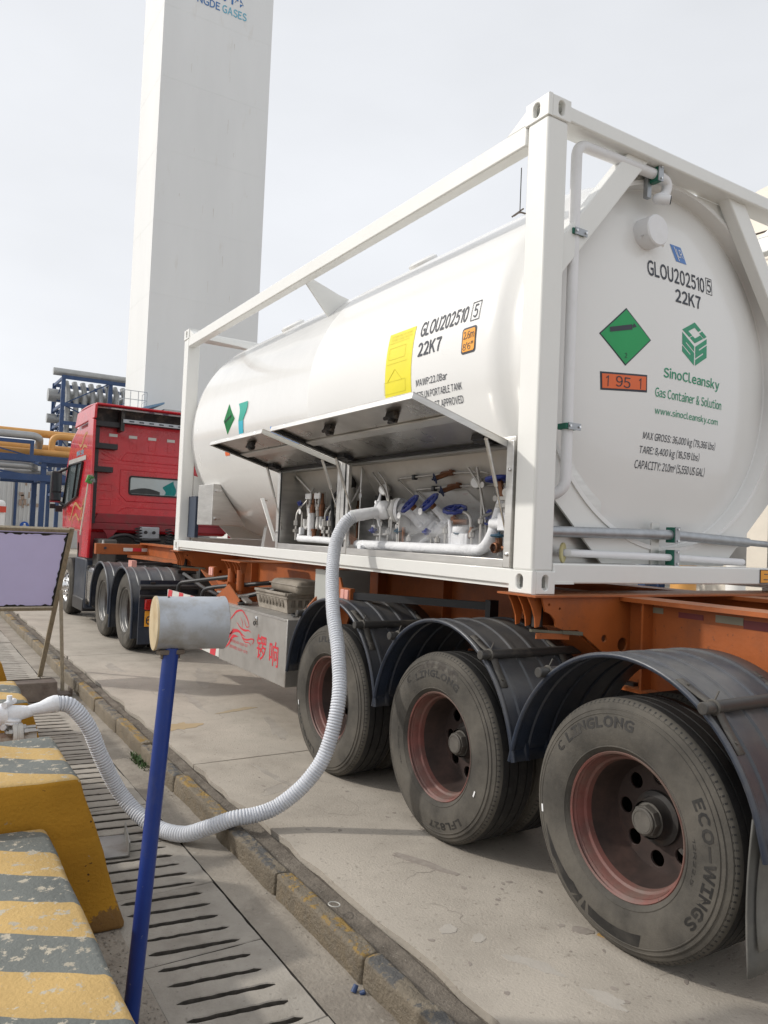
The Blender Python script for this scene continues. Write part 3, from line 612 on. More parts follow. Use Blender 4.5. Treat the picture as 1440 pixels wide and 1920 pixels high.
# --- raised hatches
def hatch(y0, y1, ribs):
    H = Vector((.02, 0, CZ1+.015)); E = Vector((-.61, 0, 2.395)); d = (E-H); L = d.length; d.normalize(); n = Vector((-d.z, 0, d.x)); n = n if n.z > 0 else -n
    M_ = lambda a, y, t: H+d*a+n*t+Vector((0, y, 0))
    b = MB(); b.box(0, L, y0, y1, 0, .006, lambda v: M_(v.x, v.y, v.z)); HT = b.build('hatch', STEELD, TC, smooth=0)
    b = MB()
    for a0, a1, ya, yb in ((L-.010, L, y0, y1), (0, .008, y0, y1), (.008, L-.010, y0, y0+.010), (.008, L-.010, y1-.010, y1)):
        b.box(a0, a1, ya, yb, -.030, -.0005, lambda v: M_(v.x, v.y, v.z))
    b.build('hatch_edge', STEEL, HT, smooth=0)
    b = MB(); b.box(.06, L-.03, y1-.030, y1-.013, -.022, -.001, lambda v: M_(v.x, v.y, v.z)); b.box(.012, .03, y0+.02, y1-.02, -.02, -.001, lambda v: M_(v.x, v.y, v.z)); b.build('hatch_seal', RUBBERSEAL, HT, smooth=0)
    for a in (.36,): MB().box(a-.035, a+.035, y0+.012, y1-.032, -.014, -.0008, lambda v: M_(v.x, v.y, v.z)).build('stiffener', STEEL, HT, bevel=.003)
    for yy in ribs:
        b = MB(); b.box(.50, .535, yy-.045, yy+.045, -.035, -.001, lambda v: M_(v.x, v.y, v.z)); b.box(.485, .50, yy-.02, yy+.065, -.05, -.02, lambda v: M_(v.x, v.y, v.z)); b.cyl(M_(.52, yy-.06, -.03), M_(.52, yy+.07, -.03), .012, 8); b.cyl(M_(.515, yy, -.001), M_(.515, yy, -.055), .02, 10)
        b.build('latch', DARKM, HT, smooth=30, bevel=.002)
    for yy in (y0+.10, y1-.10):
        b = MB(); b.box(.06, .14, yy-.05, yy+.05, -.03, -.001, lambda v: M_(v.x, v.y, v.z)); b.cyl(M_(.10, yy-.06, -.025), M_(.10, yy+.06, -.025), .014, 8); b.build('strut_bracket', BLACK, HT)
        q = y0+.03 if yy < (y0+y1)/2 else y1-.03
        p0, p1 = M_(.13, q, -.03), Vector((.055, q, CZ0+.16 if q < .5 or q > 3 else CZ0+.25)); m_ = p0.lerp(p1, .48)
        b = MB(); b.cyl(p0, m_, .011, 10); g_ = b.build('gas_strut', STEEL, TC)
        MB().cyl(m_, p1, .006, 8).build('strut_rod', CHROME, g_)
        MB().sphere(p0, .014, 8).build('strut_ball', CHROME, g_)
    for k in range(4):
        yy = y0+(y1-y0)*(k+.5)/4; MB().lathe([(.001, .002), (.006, 0)], M_(L+.001, yy, -.012), d, 8).build('screw', CHROME, HT)
hatch(.235, 1.955, (.62, 1.35)); hatch(2.105, 3.175, (2.62,))

# --- valves and pipework in the cabinet
def handwheel(c, axis, r, m, name='handwheel', spokes=4):
    c = Vector(c); ax = Vector(axis).normalized(); u, w = frame_of(ax); b = MB(); n = 40
    k8 = 8; prof_r = .013*r/.075
    vs_ = []; fs = []
    for k in range(n):
        a = 2*pi*k/n; rr_ = r*(1+.035*cos(10*a)); o = u*cos(a)+w*sin(a)
        for j in range(k8):
            t = 2*pi*j/k8; vs_.append(c+o*(rr_+prof_r*cos(t))+ax*prof_r*sin(t))
    fs = [(k*k8+j, ((k+1) % n)*k8+j, ((k+1) % n)*k8+(j+1) % k8, k*k8+(j+1) % k8) for k in range(n) for j in range(k8)]
    b.add(vs_, fs)
    for k in range(spokes):
        a = 2*pi*k/spokes+.4; o = u*cos(a)+w*sin(a); b.tube([c-ax*.006, c+o*r*.5-ax*.004, c+o*r], [prof_r*.9, prof_r*.8, prof_r*.7], 6)
    b.cyl(c-ax*.02, c+ax*.012, .016, 10); b.cyl(c+ax*.012, c+ax*.022, .007, 6)
    return b.build(name, m, TC, smooth=50)
def pipe(pts, r, m, name='pipe', rad=.06, n=14): return MB().tube(elbow(pts, rad, 6), r, n).build(name, m, TC, smooth=50)
def tagdisc(c, name='tag', r=.022, m=None):
    c = Vector(c); b = MB(); b.cyl(c+Vector((-.001, 0, 0)), c+Vector((.001, 0, 0)), r, 16); t = b.build(name, m or WHITEP, TC)
    MB().torus(c+Vector((0, 0, r+.014)), (1, .3, 0), .014, .0012, 14, 4).build('tag_ring', CHROME, t)
def rod_pts(*a): return a
# big coupling flange and hose coupling
FX, FY, FZ = .16, 1.50, 1.865
ax = Vector((-.42, .90, .0)).normalized()       # the coupling points out and towards the cab
FC = Vector((FX, FY, FZ))
b = MB(); b.lathe([(.001, .0), (.082, .0), (.085, .004), (.085, .022), (.082, .026), (.06, .028), (.058, .05), (.001, .05)], FC, ax, 32)
for k in range(6):
    u, w = frame_of(ax); a = 2*pi*k/6; p = FC+(u*cos(a)+w*sin(a))*.068; b.cyl(p-ax*.012, p+ax*.045, .011, 6)
FLG = b.build('pipe_flange', FROSTG, TC, smooth=40)
b = MB(); b.lathe([(.085, -.030), (.085, -.006), (.001, -.006)], FC, ax, 32); b.lathe([(.045, -.12), (.048, -.03)], FC, ax, 20); b.build('counter_flange', FROST, FLG, smooth=40)
pipe([FC-ax*.02, FC-ax*.10, (.27, 1.33, 1.76), (.28, 1.24, 1.735), (.29, 1.02, 1.735), (.29, .86, 1.73)], .047, FROST, 'frosted_pipe', .07, 18)
MB().box(.12, .21, 1.425, 1.437, CZ0+.014, 1.83).build('pipe_support', STEEL, CAB)
pipe([(.28, 1.12, 1.74), (.27, 1.14, 1.68), (.25, 1.15, 1.60)], .042, FROST, 'frosted_branch', .05, 16)
# globe valves with inclined stems
for (wx, wy, wz), (bx, by, bz), bm_ in (((.13, 1.325, 1.905), (.27, 1.24, 1.745), FROST), ((.13, 1.105, 1.912), (.27, 1.02, 1.745), FROST)):
    W_, B_ = Vector((wx, wy, wz)), Vector((bx, by, bz)); d = (W_-B_).normalized(); d = (d+Vector((-.25, -.12, .05))).normalized(); B_ = W_-d*.235
    b = MB(); b.lathe([(.001, -.05), (.055, -.045), (.066, .0), (.058, .05), (.05, .06), (.066, .062), (.068, .080), (.05, .084), (.034, .09), (.026, .12), (.024, .19)], B_, d, 24)
    for k in range(6):
        u, w = frame_of(d); a = 2*pi*k/6; p = B_+(u*cos(a)+w*sin(a))*.058; b.cyl(p+d*.055, p+d*.10, .008, 6)
    b.build('globe_valve', bm_, TC, smooth=40)
    b = MB(); b.lathe([(.017, .185), (.022, .19), (.022, .225), (.014, .23), (.012, (W_-B_).length)], B_, d, 14); b.build('valve_bonnet', BRASS, TC, smooth=40)
    handwheel(W_, d, .068, VBLUE)
handwheel((.14, .845, 1.865), (-.35, -.22, 1), .066, VBLUE)
b = MB(); b.cyl((.14, .845, 1.86), (.14, .845, 1.80), .011, 10); b.cyl((.14, .845, 1.82), (.14, .845, 1.795), .026, 12); b.cyl((.12, .82, 1.79), (.16, .74, 1.79), .02, 10); b.build('valve_bonnet', BRASS, TC)
b = MB(); b.cyl((.115, .86, 1.80), (.13, .86, 1.62), .012, 10); b.cyl((.165, .83, 1.80), (.16, .80, 1.66), .016, 10); b.obox((.16, .78, 1.66), (.09, .13, .12)); b.obox((.16, .72, 1.675), (.08, .05, .09)); b.lathe([(.05, 0), (.055, .01), (.055, .03), (.05, .04)], (.16, .80, 1.72), (0, 0, 1), 16)
b.build('control_valve', FROST, TC, smooth=30, bevel=.006)
pipe([(.15, .84, 1.835), (.15, .76, 1.85), (.15, .70, 1.82), (.15, .69, 1.70)], .012, STEELM, 'relief_pipe', .05)
b = MB(); b.lathe([(.012, 0), (.02, .005), (.02, .04), (.013, .05), (.013, .07)], (.15, .69, 1.69), (0, 0, 1), 8); b.build('safety_valve', BRASS, TC)
# low manifold pipe, right riser
pipe([(.10, 1.945, 1.618), (.10, 1.0, 1.622), (.10, .52, 1.628), (.12, .475, 1.70), (.16, .455, 1.86), (.20, .45, 1.98), (.30, .45, 2.02)], .031, FROST, 'manifold_pipe', .09, 18)
pipe([(.12, 2.95, 1.635), (.12, 2.60, 1.635), (.11, 2.11, 1.625)], .027, FROST, 'manifold_pipe', .03, 16)
b = MB(); b.cyl((.12, .47, 1.78), (.12, .36, 1.78), .032, 14); b.obox((.12, .34, 1.79), (.08, .08, .10)); b.cyl((.12, .34, 1.72), (.12, .34, 1.64), .022, 10); b.build('tee_valve', FROST, TC, bevel=.006)
b = MB(); b.obox((.12, .36, 1.88), (.07, .09, .022)); b.obox((.12, .36, 1.92), (.06, .08, .02)); b.cyl((.12, .36, 1.83), (.12, .36, 1.97), .014, 8); b.build('actuator', STEELM, TC)
handwheel((.11, .40, 2.03), (.0, .1, 1), .075, VBLUE)
b = MB(); b.cyl((.11, .40, 2.02), (.12, .385, 1.93), .018, 10); b.build('valve_bonnet', BRASS, TC)
handwheel((.20, .60, 1.82), (-.9, .25, .2), .042, VBLUE)
b = MB(); b.cyl((.09, .43, 1.645), (.09, .30, 1.645), .014, 8); b.cyl((.09, .37, 1.625), (.09, .37, 1.70), .020, 10); b.lathe([(.024, 0), (.03, .004), (.03, .03), (.024, .035)], (.05, .37, 1.645), (1, 0, 0), 8); b.build('drain_valve', BRASS, TC)
handwheel((.09, .37, 1.712), (0, 0, 1), .042, flat('teal_handwheel', (.015, .07, .12)), spokes=3)
# small-bore lines with needle valves
for z, y0, y1, dy in ((2.085, 1.60, .60, 0), (2.008, 1.45, .55, 0)):
    xk = back_x(z)-.032
    pipe([(back_x(1.76)-.02, y0-.25, 1.76), (back_x(z-.12)-.02, y0-.08, z-.12), (xk, y0, z), (xk, 1.02, z+.012), (xk, y1+.05, z+.004), (xk-.01, y1, z-.008)], .0075, STEELM, 'gauge_line', .03, 8)
    MB().obox((xk, y0-.22, z+.004), (.035, .03, .035)).build('line_clamp', BLACK, TC, bevel=.006)
    b = MB(); b.cyl((xk-.0, 1.07, z+.010), (xk, .95, z+.014), .018, 8); b.cyl((xk, 1.0, z+.012), (xk-.06, 1.05, z-.02), .016, 8); b.cyl((xk, .98, z), (xk, .98, z+.035), .012, 6); b.build('needle_valve', BRASS, TC, smooth=30)
    handwheel((xk-.065, 1.055, z-.024), (-.8, .5, -.35), .030, flat('dark_blue_knob', (.012, .022, .07)), spokes=3)
    tagdisc((xk-.02, y1+.04, z-.075), m=STEELM, r=.018)
# notices on the back panel
for ya, yb in ((1.53, 1.33), (1.325, 1.20), (1.195, .93)):
    def nf(u, v, ya=ya, yb=yb):
        z = 1.84+.155*v; return (back_x(z)-.006, ya+(yb-ya)*u-.10*(1-v), z)
    MB().grid(nf, 2, 6).build('notice', PAPER, CAB, smooth=0)
for c in ((.07, 1.36, 1.825), (.06, 1.10, 1.85), (.10, 1.93, 1.97)): tagdisc(c)
tagdisc((.06, .30, 1.95), m=STEELM)
# left compartment: twin safety-valve manifold, level gauge line, hose
for k, yy in enumerate((2.86, 2.80, 2.70, 2.64)):
    b = MB(); b.lathe([(.014, 0), (.022, .005), (.022, .05), (.026, .055), (.026, .10), (.018, .11), (.014, .15), (.014, .19)], (.16, yy, 1.82), (0, 0, 1), 8); b.build('safety_valve', BRASS if k % 2 else STEELM, TC, smooth=30)
    b = MB(); b.box(.13, .19, yy-.004, yy+.004, 1.90, 2.02); b.build('valve_guard', STEEL, TC)
for yy in (2.83, 2.67): MB().box(.125, .135, yy-.05, yy+.05, 1.965, 2.01).build('name_plate', WHITEP, TC)
for y0, y1 in ((2.86, 2.90), (2.80, 2.83), (2.70, 2.66), (2.64, 2.56)):
    pipe([(.16, y0, 1.83), (.155, y0, 1.74), (.15, (y0+y1)/2, 1.72), (.14, y1, 1.74), (.14, y1, 1.80)], .015, FROSTG, 'branch_pipe', .03, 10)
pipe([(.13, 2.76, 1.85), (.13, 2.76, 1.65)], .028, FROST, 'riser_pipe', .02, 14)
pipe([(.13, 2.93, 1.86), (.13, 2.93, 1.63)], .010, STEELM, 'riser_pipe', .02, 10)
b = MB(); b.obox((.13, 2.93, 1.70), (.04, .035, .06)); b.obox((.13, 2.95, 1.65), (.05, .04, .05)); b.build('needle_valve', FROST, TC, bevel=.005)
handwheel((.10, 2.93, 1.93), (-1, .2, .3), .022, VBLUE, spokes=3); tagdisc((.10, 2.92, 1.86)); tagdisc((.09, 2.74, 1.87))
b = MB(); b.cyl((.12, 2.68, 1.65), (.12, 2.68, 1.70), .018, 10); b.cyl((.12, 2.68, 1.70), (.12, 2.68, 1.72), .026, 12); b.build('drain_valve', BRASS, TC)
pipe([(back_x(2.17)-.02, 3.13, 2.17), (back_x(1.95)-.02, 2.98, 1.95), (back_x(1.8)-.02, 2.85, 1.80), (back_x(1.65)-.02, 2.45, 1.65)], .012, STEEL, 'gauge_line', .05, 8)
pipe([(.45, 2.62, 1.80), (.35, 2.40, 1.68), (.30, 2.15, 1.60)], .012, STEEL, 'gauge_line', .05, 8)
b = MB(); b.lathe([(.001, -.03), (.075, -.028), (.08, 0), (.08, .03), (.001, .03)], (.18, 2.28, 2.07), (-.9, -.3, .1), 24); b.build('pressure_gauge', BLACK, TC)
b = MB(); b.cyl((.20, 2.30, 1.62), (.20, 2.30, 2.05), .018, 10); b.lathe([(.02, 0), (.055, .02), (.06, .20), (.05, .30), (.03, .33)], (.19, 2.25, 1.74), (0, 0, 1), 18); b.build('gauge_column', STEEL, TC)
pipe([(.10, 2.32, 1.70), (.08, 2.32, 1.95), (.09, 2.25, 2.02), (.12, 2.17, 1.95), (.12, 2.15, 1.72)], .014, RUBBERSEAL, 'gauge_hose', .07, 10)
b = MB(); b.sphere((.30, 2.44, 1.86), .05, 12); b.cyl((.30, 2.44, 1.86), (.22, 2.42, 1.86), .05, 12); b.cyl((.25, 2.50, 1.78), (.25, 2.40, 1.74), .03, 10); b.build('regulator', DARKM, TC)
b = MB(); b.obox((.28, 1.88, 1.90), (.12, .08, .16)); b.lathe([(.03, 0), (.06, .02), (.06, .16), (.04, .19)], (.25, 1.86, 1.72), (0, 0, 1), 14); b.cyl((.22, 1.84, 2.0), (.22, 1.84, 1.7), .02, 8); b.build('regulator', DARKM, TC, smooth=30)
for yy in (1.58, 1.555): pipe([(.14, yy, 1.84), (.14, yy, 1.70), (.15, yy+.22, 1.69), (.15, yy+.24, 1.76)], .009, STEEL, 'drain_loop', .03, 8)
MB().cyl((.14, 1.40, 1.60), (.14, 1.40, 1.75), .012, 8).build('thermo_well', BRASS, TC)
for yy in (2.87, 1.75, 1.25, .62): MB().box(.06, .15, yy-.03, yy+.03, CZ0+.014, CZ0+.04).build('floor_bracket', STEEL, CAB)
b = MB(); b.obox((.07, 1.83, CZ0+.05), (.05, .06, .045)); b.build('ice_lump', FROST, TC, bevel=.015, seg=3)
# further small-bore clutter in both bays
rr = random.Random(31)
for k in range(5):
    yy = 1.78-.33*k
    b = MB(); b.cyl((.17, yy, 1.60), (.17, yy, 1.69), .010, 8); b.obox((.17, yy, 1.70), (.045, .05, .03)); b.cyl((.14, yy, 1.70), (.20, yy, 1.70), .014, 8); b.build('needle_valve', BRASS if k % 2 else STEELM, TC, bevel=.003)
    handwheel((.13, yy, 1.725), (-.3, -.2, 1), .026, VBLUE if k % 2 == 0 else MATS['teal_handwheel'], spokes=3)
for y0, y1, z0, z1 in ((1.88, 1.62, 2.14, 1.78), (1.80, 1.68, 2.14, 1.90), (.78, .62, 2.12, 1.80), (.70, .66, 2.12, 1.66), (1.0, .80, 1.66, 1.60)):
    xa = back_x(z0)-.025; pipe([(xa, y0, z0), (xa+.03, (y0+y1)/2, (z0+z1)/2+.05), (.20, y1, z1), (.20, y1, z1-.12)], .008, STEELM, 'gauge_line', .04, 8)
for yy, zz, r_ in ((1.80, 2.02, .045), (.74, 2.03, .038)):
    xa = back_x(zz)-.05; b = MB(); b.lathe([(.001, -.022), (r_*.9, -.022), (r_, -.018), (r_, .02), (.001, .022)], (xa, yy, zz), (1, .5, 0), 24); g_ = b.build('pressure_gauge', STEELM, TC); b = MB(); b.lathe([(.001, -.0235), (r_*.82, -.0232)], (xa, yy, zz), (1, .5, 0), 24); b.build('gauge_face', WHITEP, g_)
for k in range(6):
    yy = 2.98-.15*k; b = MB(); b.cyl((.26, yy, 1.66), (.26, yy, 1.90+.05*(k % 2)), .009, 8); b.cyl((.26, yy, 1.80), (.26, yy-.10, 1.80), .009, 8); b.lathe([(.012, 0), (.020, .006), (.020, .04), (.012, .05)], (.26, yy, 1.86), (0, 0, 1), 6); b.obox((.25, yy-.05, 1.80), (.04, .045, .04)); b.build('needle_valve', BRASS if k % 2 else DARKM, TC, smooth=30)
for k in range(3): handwheel((.20, 2.93-.16*k, 1.80), (-1, -.5, .2), .024, VBLUE if k != 1 else MATS['dark_blue_knob'], spokes=3)
for yy in (1.21, .98):
    b = MB(); b.lathe([(.05, -.012), (.075, -.012), (.078, -.008), (.078, .008), (.075, .012), (.05, .012)], (.29, yy, 1.735), (0, 1, 0), 24)
    for j in range(6): a = 2*pi*j/6; b.cyl((.29+.063*cos(a), yy-.028, 1.735+.063*sin(a)), (.29+.063*cos(a), yy+.028, 1.735+.063*sin(a)), .009, 6)
    b.build('pipe_flange', FROST, TC, smooth=40)
b = MB(); b.tube(elbow([(.30, 1.24, 1.72), (.20, 1.27, 1.66), (.16, 1.30, 1.60)], .05, 5), .014, 10); b.tube(elbow([(.30, .90, 1.72), (.22, .92, 1.66), (.18, .93, 1.60)], .05, 5), .012, 10); b.build('branch_pipe', FROST, TC)
for yy, zt in ((1.68, 1.80), (1.58, 1.74), (1.46, 1.78), (1.32, 1.70), (1.0, 1.70), (.92, 1.76), (.66, 1.74), (.58, 1.82)):
    b = MB(); b.cyl((.13, yy, 1.63), (.13, yy, zt), .009, 8); b.lathe([(.010, 0), (.018, .005), (.018, .03), (.010, .035)], (.13, yy, zt-.045), (0, 0, 1), 6); b.cyl((.13, yy, zt), (.22, yy-.03, zt+.03), .009, 8); b.build('riser_pipe', STEEL if yy > 1.2 else STEELM, TC, smooth=30)
for yy in (3.02, 2.50, 2.42, 2.22):
    b = MB(); b.tube(elbow([(.12, yy, 1.62), (.12, yy, 1.86), (.20, yy-.04, 1.96), (.26, yy-.06, 2.12)], .05, 5), .010, 8); b.lathe([(.012, 0), (.022, .006), (.022, .045), (.012, .05)], (.12, yy, 1.74), (0, 0, 1), 6); b.obox((.12, yy, 1.70), (.04, .04, .025)); b.build('riser_pipe', STEELM, TC, smooth=30)
# --- vent line and drain lines at the rear end
VP = [(.285, .07, 1.95), (.285, .07, 3.835), (1.00, .07, 3.875)]
b = MB(); b.tube(elbow([(.20, .16, 1.92), (.285, .075, 1.97), (.285, .075, 3.855), (.98, .075, 3.872), (1.05, .08, 3.855), (1.04, .09, 3.78), (.95, .09, 3.735), (1.01, .03, 3.725)], .075, 8), .030, 20); VL = b.build('vent_pipe', PIPEW, TC, smooth=60)
b = MB(); b.cyl((1.008, .032, 3.7255), (1.014, .026, 3.7248), .024, 16); b.build('vent_mesh', INK, VL)
def clamp(c, axis_z, par=None):
    c = Vector(c); b = MB()
    if axis_z: b.box(c.x-.040, c.x+.046, c.y-.034, c.y+.034, c.z-.016, c.z+.016)
    else: b.box(c.x-.018, c.x+.018, c.y-.036, c.y+.03, c.z-.046, c.z+.046)
    o = b.build('pipe_clamp', GREENC, TC, bevel=.003)
    b = MB()
    if axis_z: b.box(c.x-.03, c.x+.06, c.y-.042, c.y-.0345, c.z-.018, c.z+.018)
    else: b.box(c.x-.02, c.x+.02, c.y-.043, c.y-.0365, c.z-.048, c.z+.048)
    b.build('clamp_plate', GALV, o)
    b = MB()
    for s_ in (-1, 1):
        p = c+(Vector((s_*.034+.012, -.044, 0)) if axis_z else Vector((0, -.044, s_*.034))); b.cyl(p, p+Vector((0, -.007, 0)), .007, 6)
    b.build('clamp_bolt', CHROME, o)
clamp((.285, .075, 3.36), True); clamp((.285, .075, 2.31), True); clamp((.93, .075, 3.868), False)
MB().box(.895, .93, .10, .13, 3.74, 3.90).build('clamp_bracket', GALV, TC)
b = MB(); b.tube([(.14, .10, 1.745), (1.17, .085, 1.763), (1.95, .085, 1.742)], .030, 18); b.cyl((1.95, .085, 1.742), (2.22, .085, 1.735), .021, 14); b.build('drain_pipe', GALV, TC)
b = MB(); b.tube([(.34, .16, 1.635), (.365, .11, 1.635), (1.17, .085, 1.628), (1.90, .085, 1.614)], .021, 16); DP = b.build('drain_pipe', PIPEW, TC)
b = MB(); b.lathe([(.022, 0), (.052, 0), (.055, .003), (.055, .013), (.022, .014)], (.33, .13, 1.635), (.5, -.85, 0), 24); b.build('yellow_washer', flat('cream_washer', (.55, .49, .24)), DP)
clamp((1.19, .085, 1.763), False); clamp((1.19, .085, 1.628), False)
MB().box(1.06, 1.13, .128, .138, 1.582, 1.83).build('clamp_bracket', STEEL, TC)
b = MB(); b.prism([(.155, 1.585), (.60, 1.585), (.155, 2.03)], lambda v: Vector((v.x, v.z, v.y)), .30, .31); b.build('cabinet_end', STEELM, TC, smooth=0)
b = MB(); b.prism([(2.28, 1.585), (1.84, 1.585), (2.28, 1.75)], lambda v: Vector((v.x, v.z, v.y)), .30, .31); b.build('cabinet_end', STEELM, TC, smooth=0)
# vacuum plug on the dish
yy = dish_y(.95, 3.545)
b = MB(); b.lathe([(.001, -.105), (.085, -.105), (.092, -.098), (.092, .04)], (.955, yy, 3.545), (0, 1, 0), 40); PL = b.build('vacuum_plug', PIPEW, TC, smooth=40)
for a in (-.6, 3.6): MB().cyl((.955+.09*cos(a), yy-.06, 3.545+.09*sin(a)), (.955+.115*cos(a), yy-.065, 3.545+.115*sin(a)), .006, 6).build('set_screw', CHROME, PL)

# --- markings on the end dish (x, z) -> dish surface
def on_dish(x, z, h=.0025): return (x, dish_y(x, z)-h, z)
def dtext(body, x0, x1, z0, z1, m, **k): return lettering(body, lambda u, v: on_dish(x0+(x1-x0)*u, z0+(z1-z0)*v), m, DISH, **k)
def dpoly(pts, m, name='placard', h=.0015, parent=None):
    v, f = plate(pts, [], .001); return MB().add(v, f, lambda p: Vector(on_dish(p.x, p.y, h+p.z))).build(name, m, parent or DISH, smooth=0)
def dquad(c, m, name, h):
    A, B_, C_, D_ = [Vector(p) for p in c]
    return MB().grid(lambda u, v: on_dish(*((A*(1-u)+B_*u)*(1-v)+(D_*(1-u)+C_*u)*v), h), 14, 14).build(name, m, DISH, smooth=60)
dtext('GLOU202510', .962, 1.505, 3.300, 3.397, INK, bold=.018, gap=.10); dtext('5', 1.537, 1.578, 3.316, 3.398, INK, bold=.01)
for a in ((1.524, 1.590, 3.303, 3.307), (1.524, 1.590, 3.406, 3.410), (1.524, 1.528, 3.307, 3.406), (1.586, 1.590, 3.307, 3.406)): dpoly([(a[0], a[2]), (a[1], a[2]), (a[1], a[3]), (a[0], a[3])], INK, 'lettering')
dtext('22K7', 1.206, 1.459, 3.185, 3.268, INK, bold=.026)
dquad([(1.180, 3.545), (1.283, 3.545), (1.330, 3.445), (1.228, 3.445)], LRB, 'blue_sticker', .002); 
lettering('LR', lambda u, v: on_dish(1.232+.05*u+(1-v)*.02, 3.475+.05*v, .004), WHITEP, DISH); dpoly([(1.212, 3.535), (1.218, 3.535), (1.262, 3.452), (1.256, 3.452)], WHITEP, 'lettering', .004)
dcx, dcz = .781, 2.895
dquad([(dcx, dcz+.170), (dcx-.205, dcz-.012), (dcx, dcz-.170), (dcx+.205, dcz+.012)], INK, 'hazard_diamond', .001)
dquad([(dcx, dcz+.160), (dcx-.194, dcz-.012), (dcx, dcz-.160), (dcx+.194, dcz+.012)], GREENP, 'hazard_diamond', .0026)
dquad([(.655, 2.903), (.828, 2.945), (.824, 2.975), (.652, 2.931)], INK, 'hazard_diamond', .0045); dquad([(.830, 2.955), (.862, 2.966), (.842, 2.984), (.829, 2.970)], INK, 'hazard_diamond', .0045)
lettering('2', lambda u, v: on_dish(.772+.018*u, 2.772+.028*v, .005), INK, DISH)
dquad([(.592, 2.668), (.962, 2.697), (.967, 2.594), (.602, 2.564)], INK, 'number_panel', .001); dquad([(.606, 2.658), (.952, 2.685), (.955, 2.606), (.614, 2.576)], ORANGEP, 'number_panel', .003)
for ch, x0, x1, dz in (('1', .638, .656, 0), ('95', .712, .825, .008), ('1', .893, .911, .017)): lettering(ch, lambda u, v: on_dish(x0+(x1-x0)*u, 2.590+dz+.062*v, .005), INK, DISH)
def hexl(pts, m=INKG): dpoly([(1.392+p[0]*.130, 2.952+p[1]*.138) for p in pts], m, 'green_logo')
# cube emblem of three letter faces, solid with thin gaps
hexl([(0, 1), (-.95, .52), (-.42, .26), (-.20, .37), (-.50, .52), (0, .76)]); hexl([(0, 1), (0, .76), (.28, .62), (.50, .73)]); hexl([(.58, .69), (.95, .50), (.72, .38), (.36, .56)]); hexl([(-.38, .24), (.0, .05), (.66, .36), (.42, .47), (.0, .27), (-.16, .35)])
for s_ in (-1, 1):
    X = lambda a: s_*a
    F = lambda a, t: t-.50*(.95-a)/.90
    strip = lambda a0, a1, t0, t1: hexl([(X(a0), F(a0, t0)), (X(a1), F(a1, t0)), (X(a1), F(a1, t1)), (X(a0), F(a0, t1))])
    strip(.95, .05, .40, .17); strip(.95, .05, .10, -.13); strip(.95, .05, -.20, -.46)
    if s_ < 0: strip(.95, .68, .18, .09); strip(.32, .05, -.12, -.21)
    else: strip(.95, .68, -.12, -.21); strip(.32, .05, .18, .09)
dtext('SinoCleansky', 1.102, 1.664, 2.688, 2.768, INKG, bold=.020); dtext('Gas Container & Solution', 1.036, 1.697, 2.580, 2.640, INKG, bold=.008); dtext('www.sinocleansky.com', 1.042, 1.668, 2.468, 2.522, INKG, bold=.008)
for s_, x0, x1, z in (('MAX GROSS: 36,000 kg (79,366 lbs)', .958, 1.660, 2.306), ('TARE: 8,400 kg (18,519 lbs)', .940, 1.500, 2.222), ('CAPACITY: 21.0m³ (5,550 US GAL)', .914, 1.572, 2.138)): dtext(s_, x0, x1, z, z+.064, INK, bold=.006, shear=.12, gap=.10)
b = MB(); b.box(1.97, 2.10, .004, .0075, BZ+.062, BZ+.152); wl_ = b.build('warning_label', INK, TC); MB().box(1.976, 2.094, .002, .0035, BZ+.068, BZ+.146).build('warning_label', AMBER, wl_)
lettering('二', lambda u, v: (2.005+.05*u, .001, BZ+.085+.04*v), INK, wl_)

# --- markings on the side of the shell (y, z) -> cylinder
def on_shell(y, z, h=.003):
    rr_ = R+h; dz = max(-R*.99, min(R*.99, z-ZC)); return (CX-sqrt(rr_*rr_-dz*dz), y, z)
def stext(body, y0, y1, z0, z1, m=INK, skew=0, **k): return lettering(body, lambda u, v: on_shell(y0+(y1-y0)*u, z0+(z1-z0)*v+skew*u), m, SHELL, **k)
def spoly(y0, y1, z0, z1, m, name='placard', h=.002, n=10): return MB().grid(lambda u, v: on_shell(y0+(y1-y0)*u, z0+(z1-z0)*v, h), 3, n).build(name, m, SHELL, smooth=60)
S3 = (1.185, .735)
stext('GLOU202510', 1.148, .665, 2.963, 3.062, bold=.018, shear=.12, gap=.10); stext('5', .612, .575, 2.972, 3.054, bold=.008)
for a in ((.634, .552, 2.955, 2.960), (.634, .552, 3.066, 3.071), (.634, .629, 2.96, 3.066), (.557, .552, 2.96, 3.066)): spoly(*a, INK, 'lettering', .003, 3)
stext('22K7', 1.150, .900, 2.835, 2.925, bold=.024)
stext('MAWP:22.0Bar', 1.158, .828, 2.645, 2.690, bold=.006, gap=.11); stext('T75 UN PORTABLE TANK', 1.158, .692, 2.566, 2.610, bold=.006, gap=.11); stext('UN IMPACT APPROVED', 1.158, .692, 2.488, 2.534, bold=.006, gap=.11)
spoly(1.530, 1.215, 2.600, 3.057, YELP, 'lifting_label')
for a in ((1.50, 1.30, 2.95, 2.953), (1.50, 1.30, 2.87, 2.873), (1.50, 1.497, 2.87, 2.95), (1.303, 1.30, 2.87, 2.95), (1.54, 1.28, 2.72, 2.723), (1.54, 1.28, 2.64, 2.643), (1.54, 1.537, 2.64, 2.72), (1.283, 1.28, 2.64, 2.72), (1.52, 1.27, 2.985, 2.988), (1.52, 1.27, 2.84, 2.843)): spoly(*a, INKY, 'label_line', .0035, 2)
for s_, z in (('LIFTING AND SECURING', 3.022), ('TO BE USED WITH', 2.998)): stext(s_, 1.50, 1.25, z, z+.016, INKY)
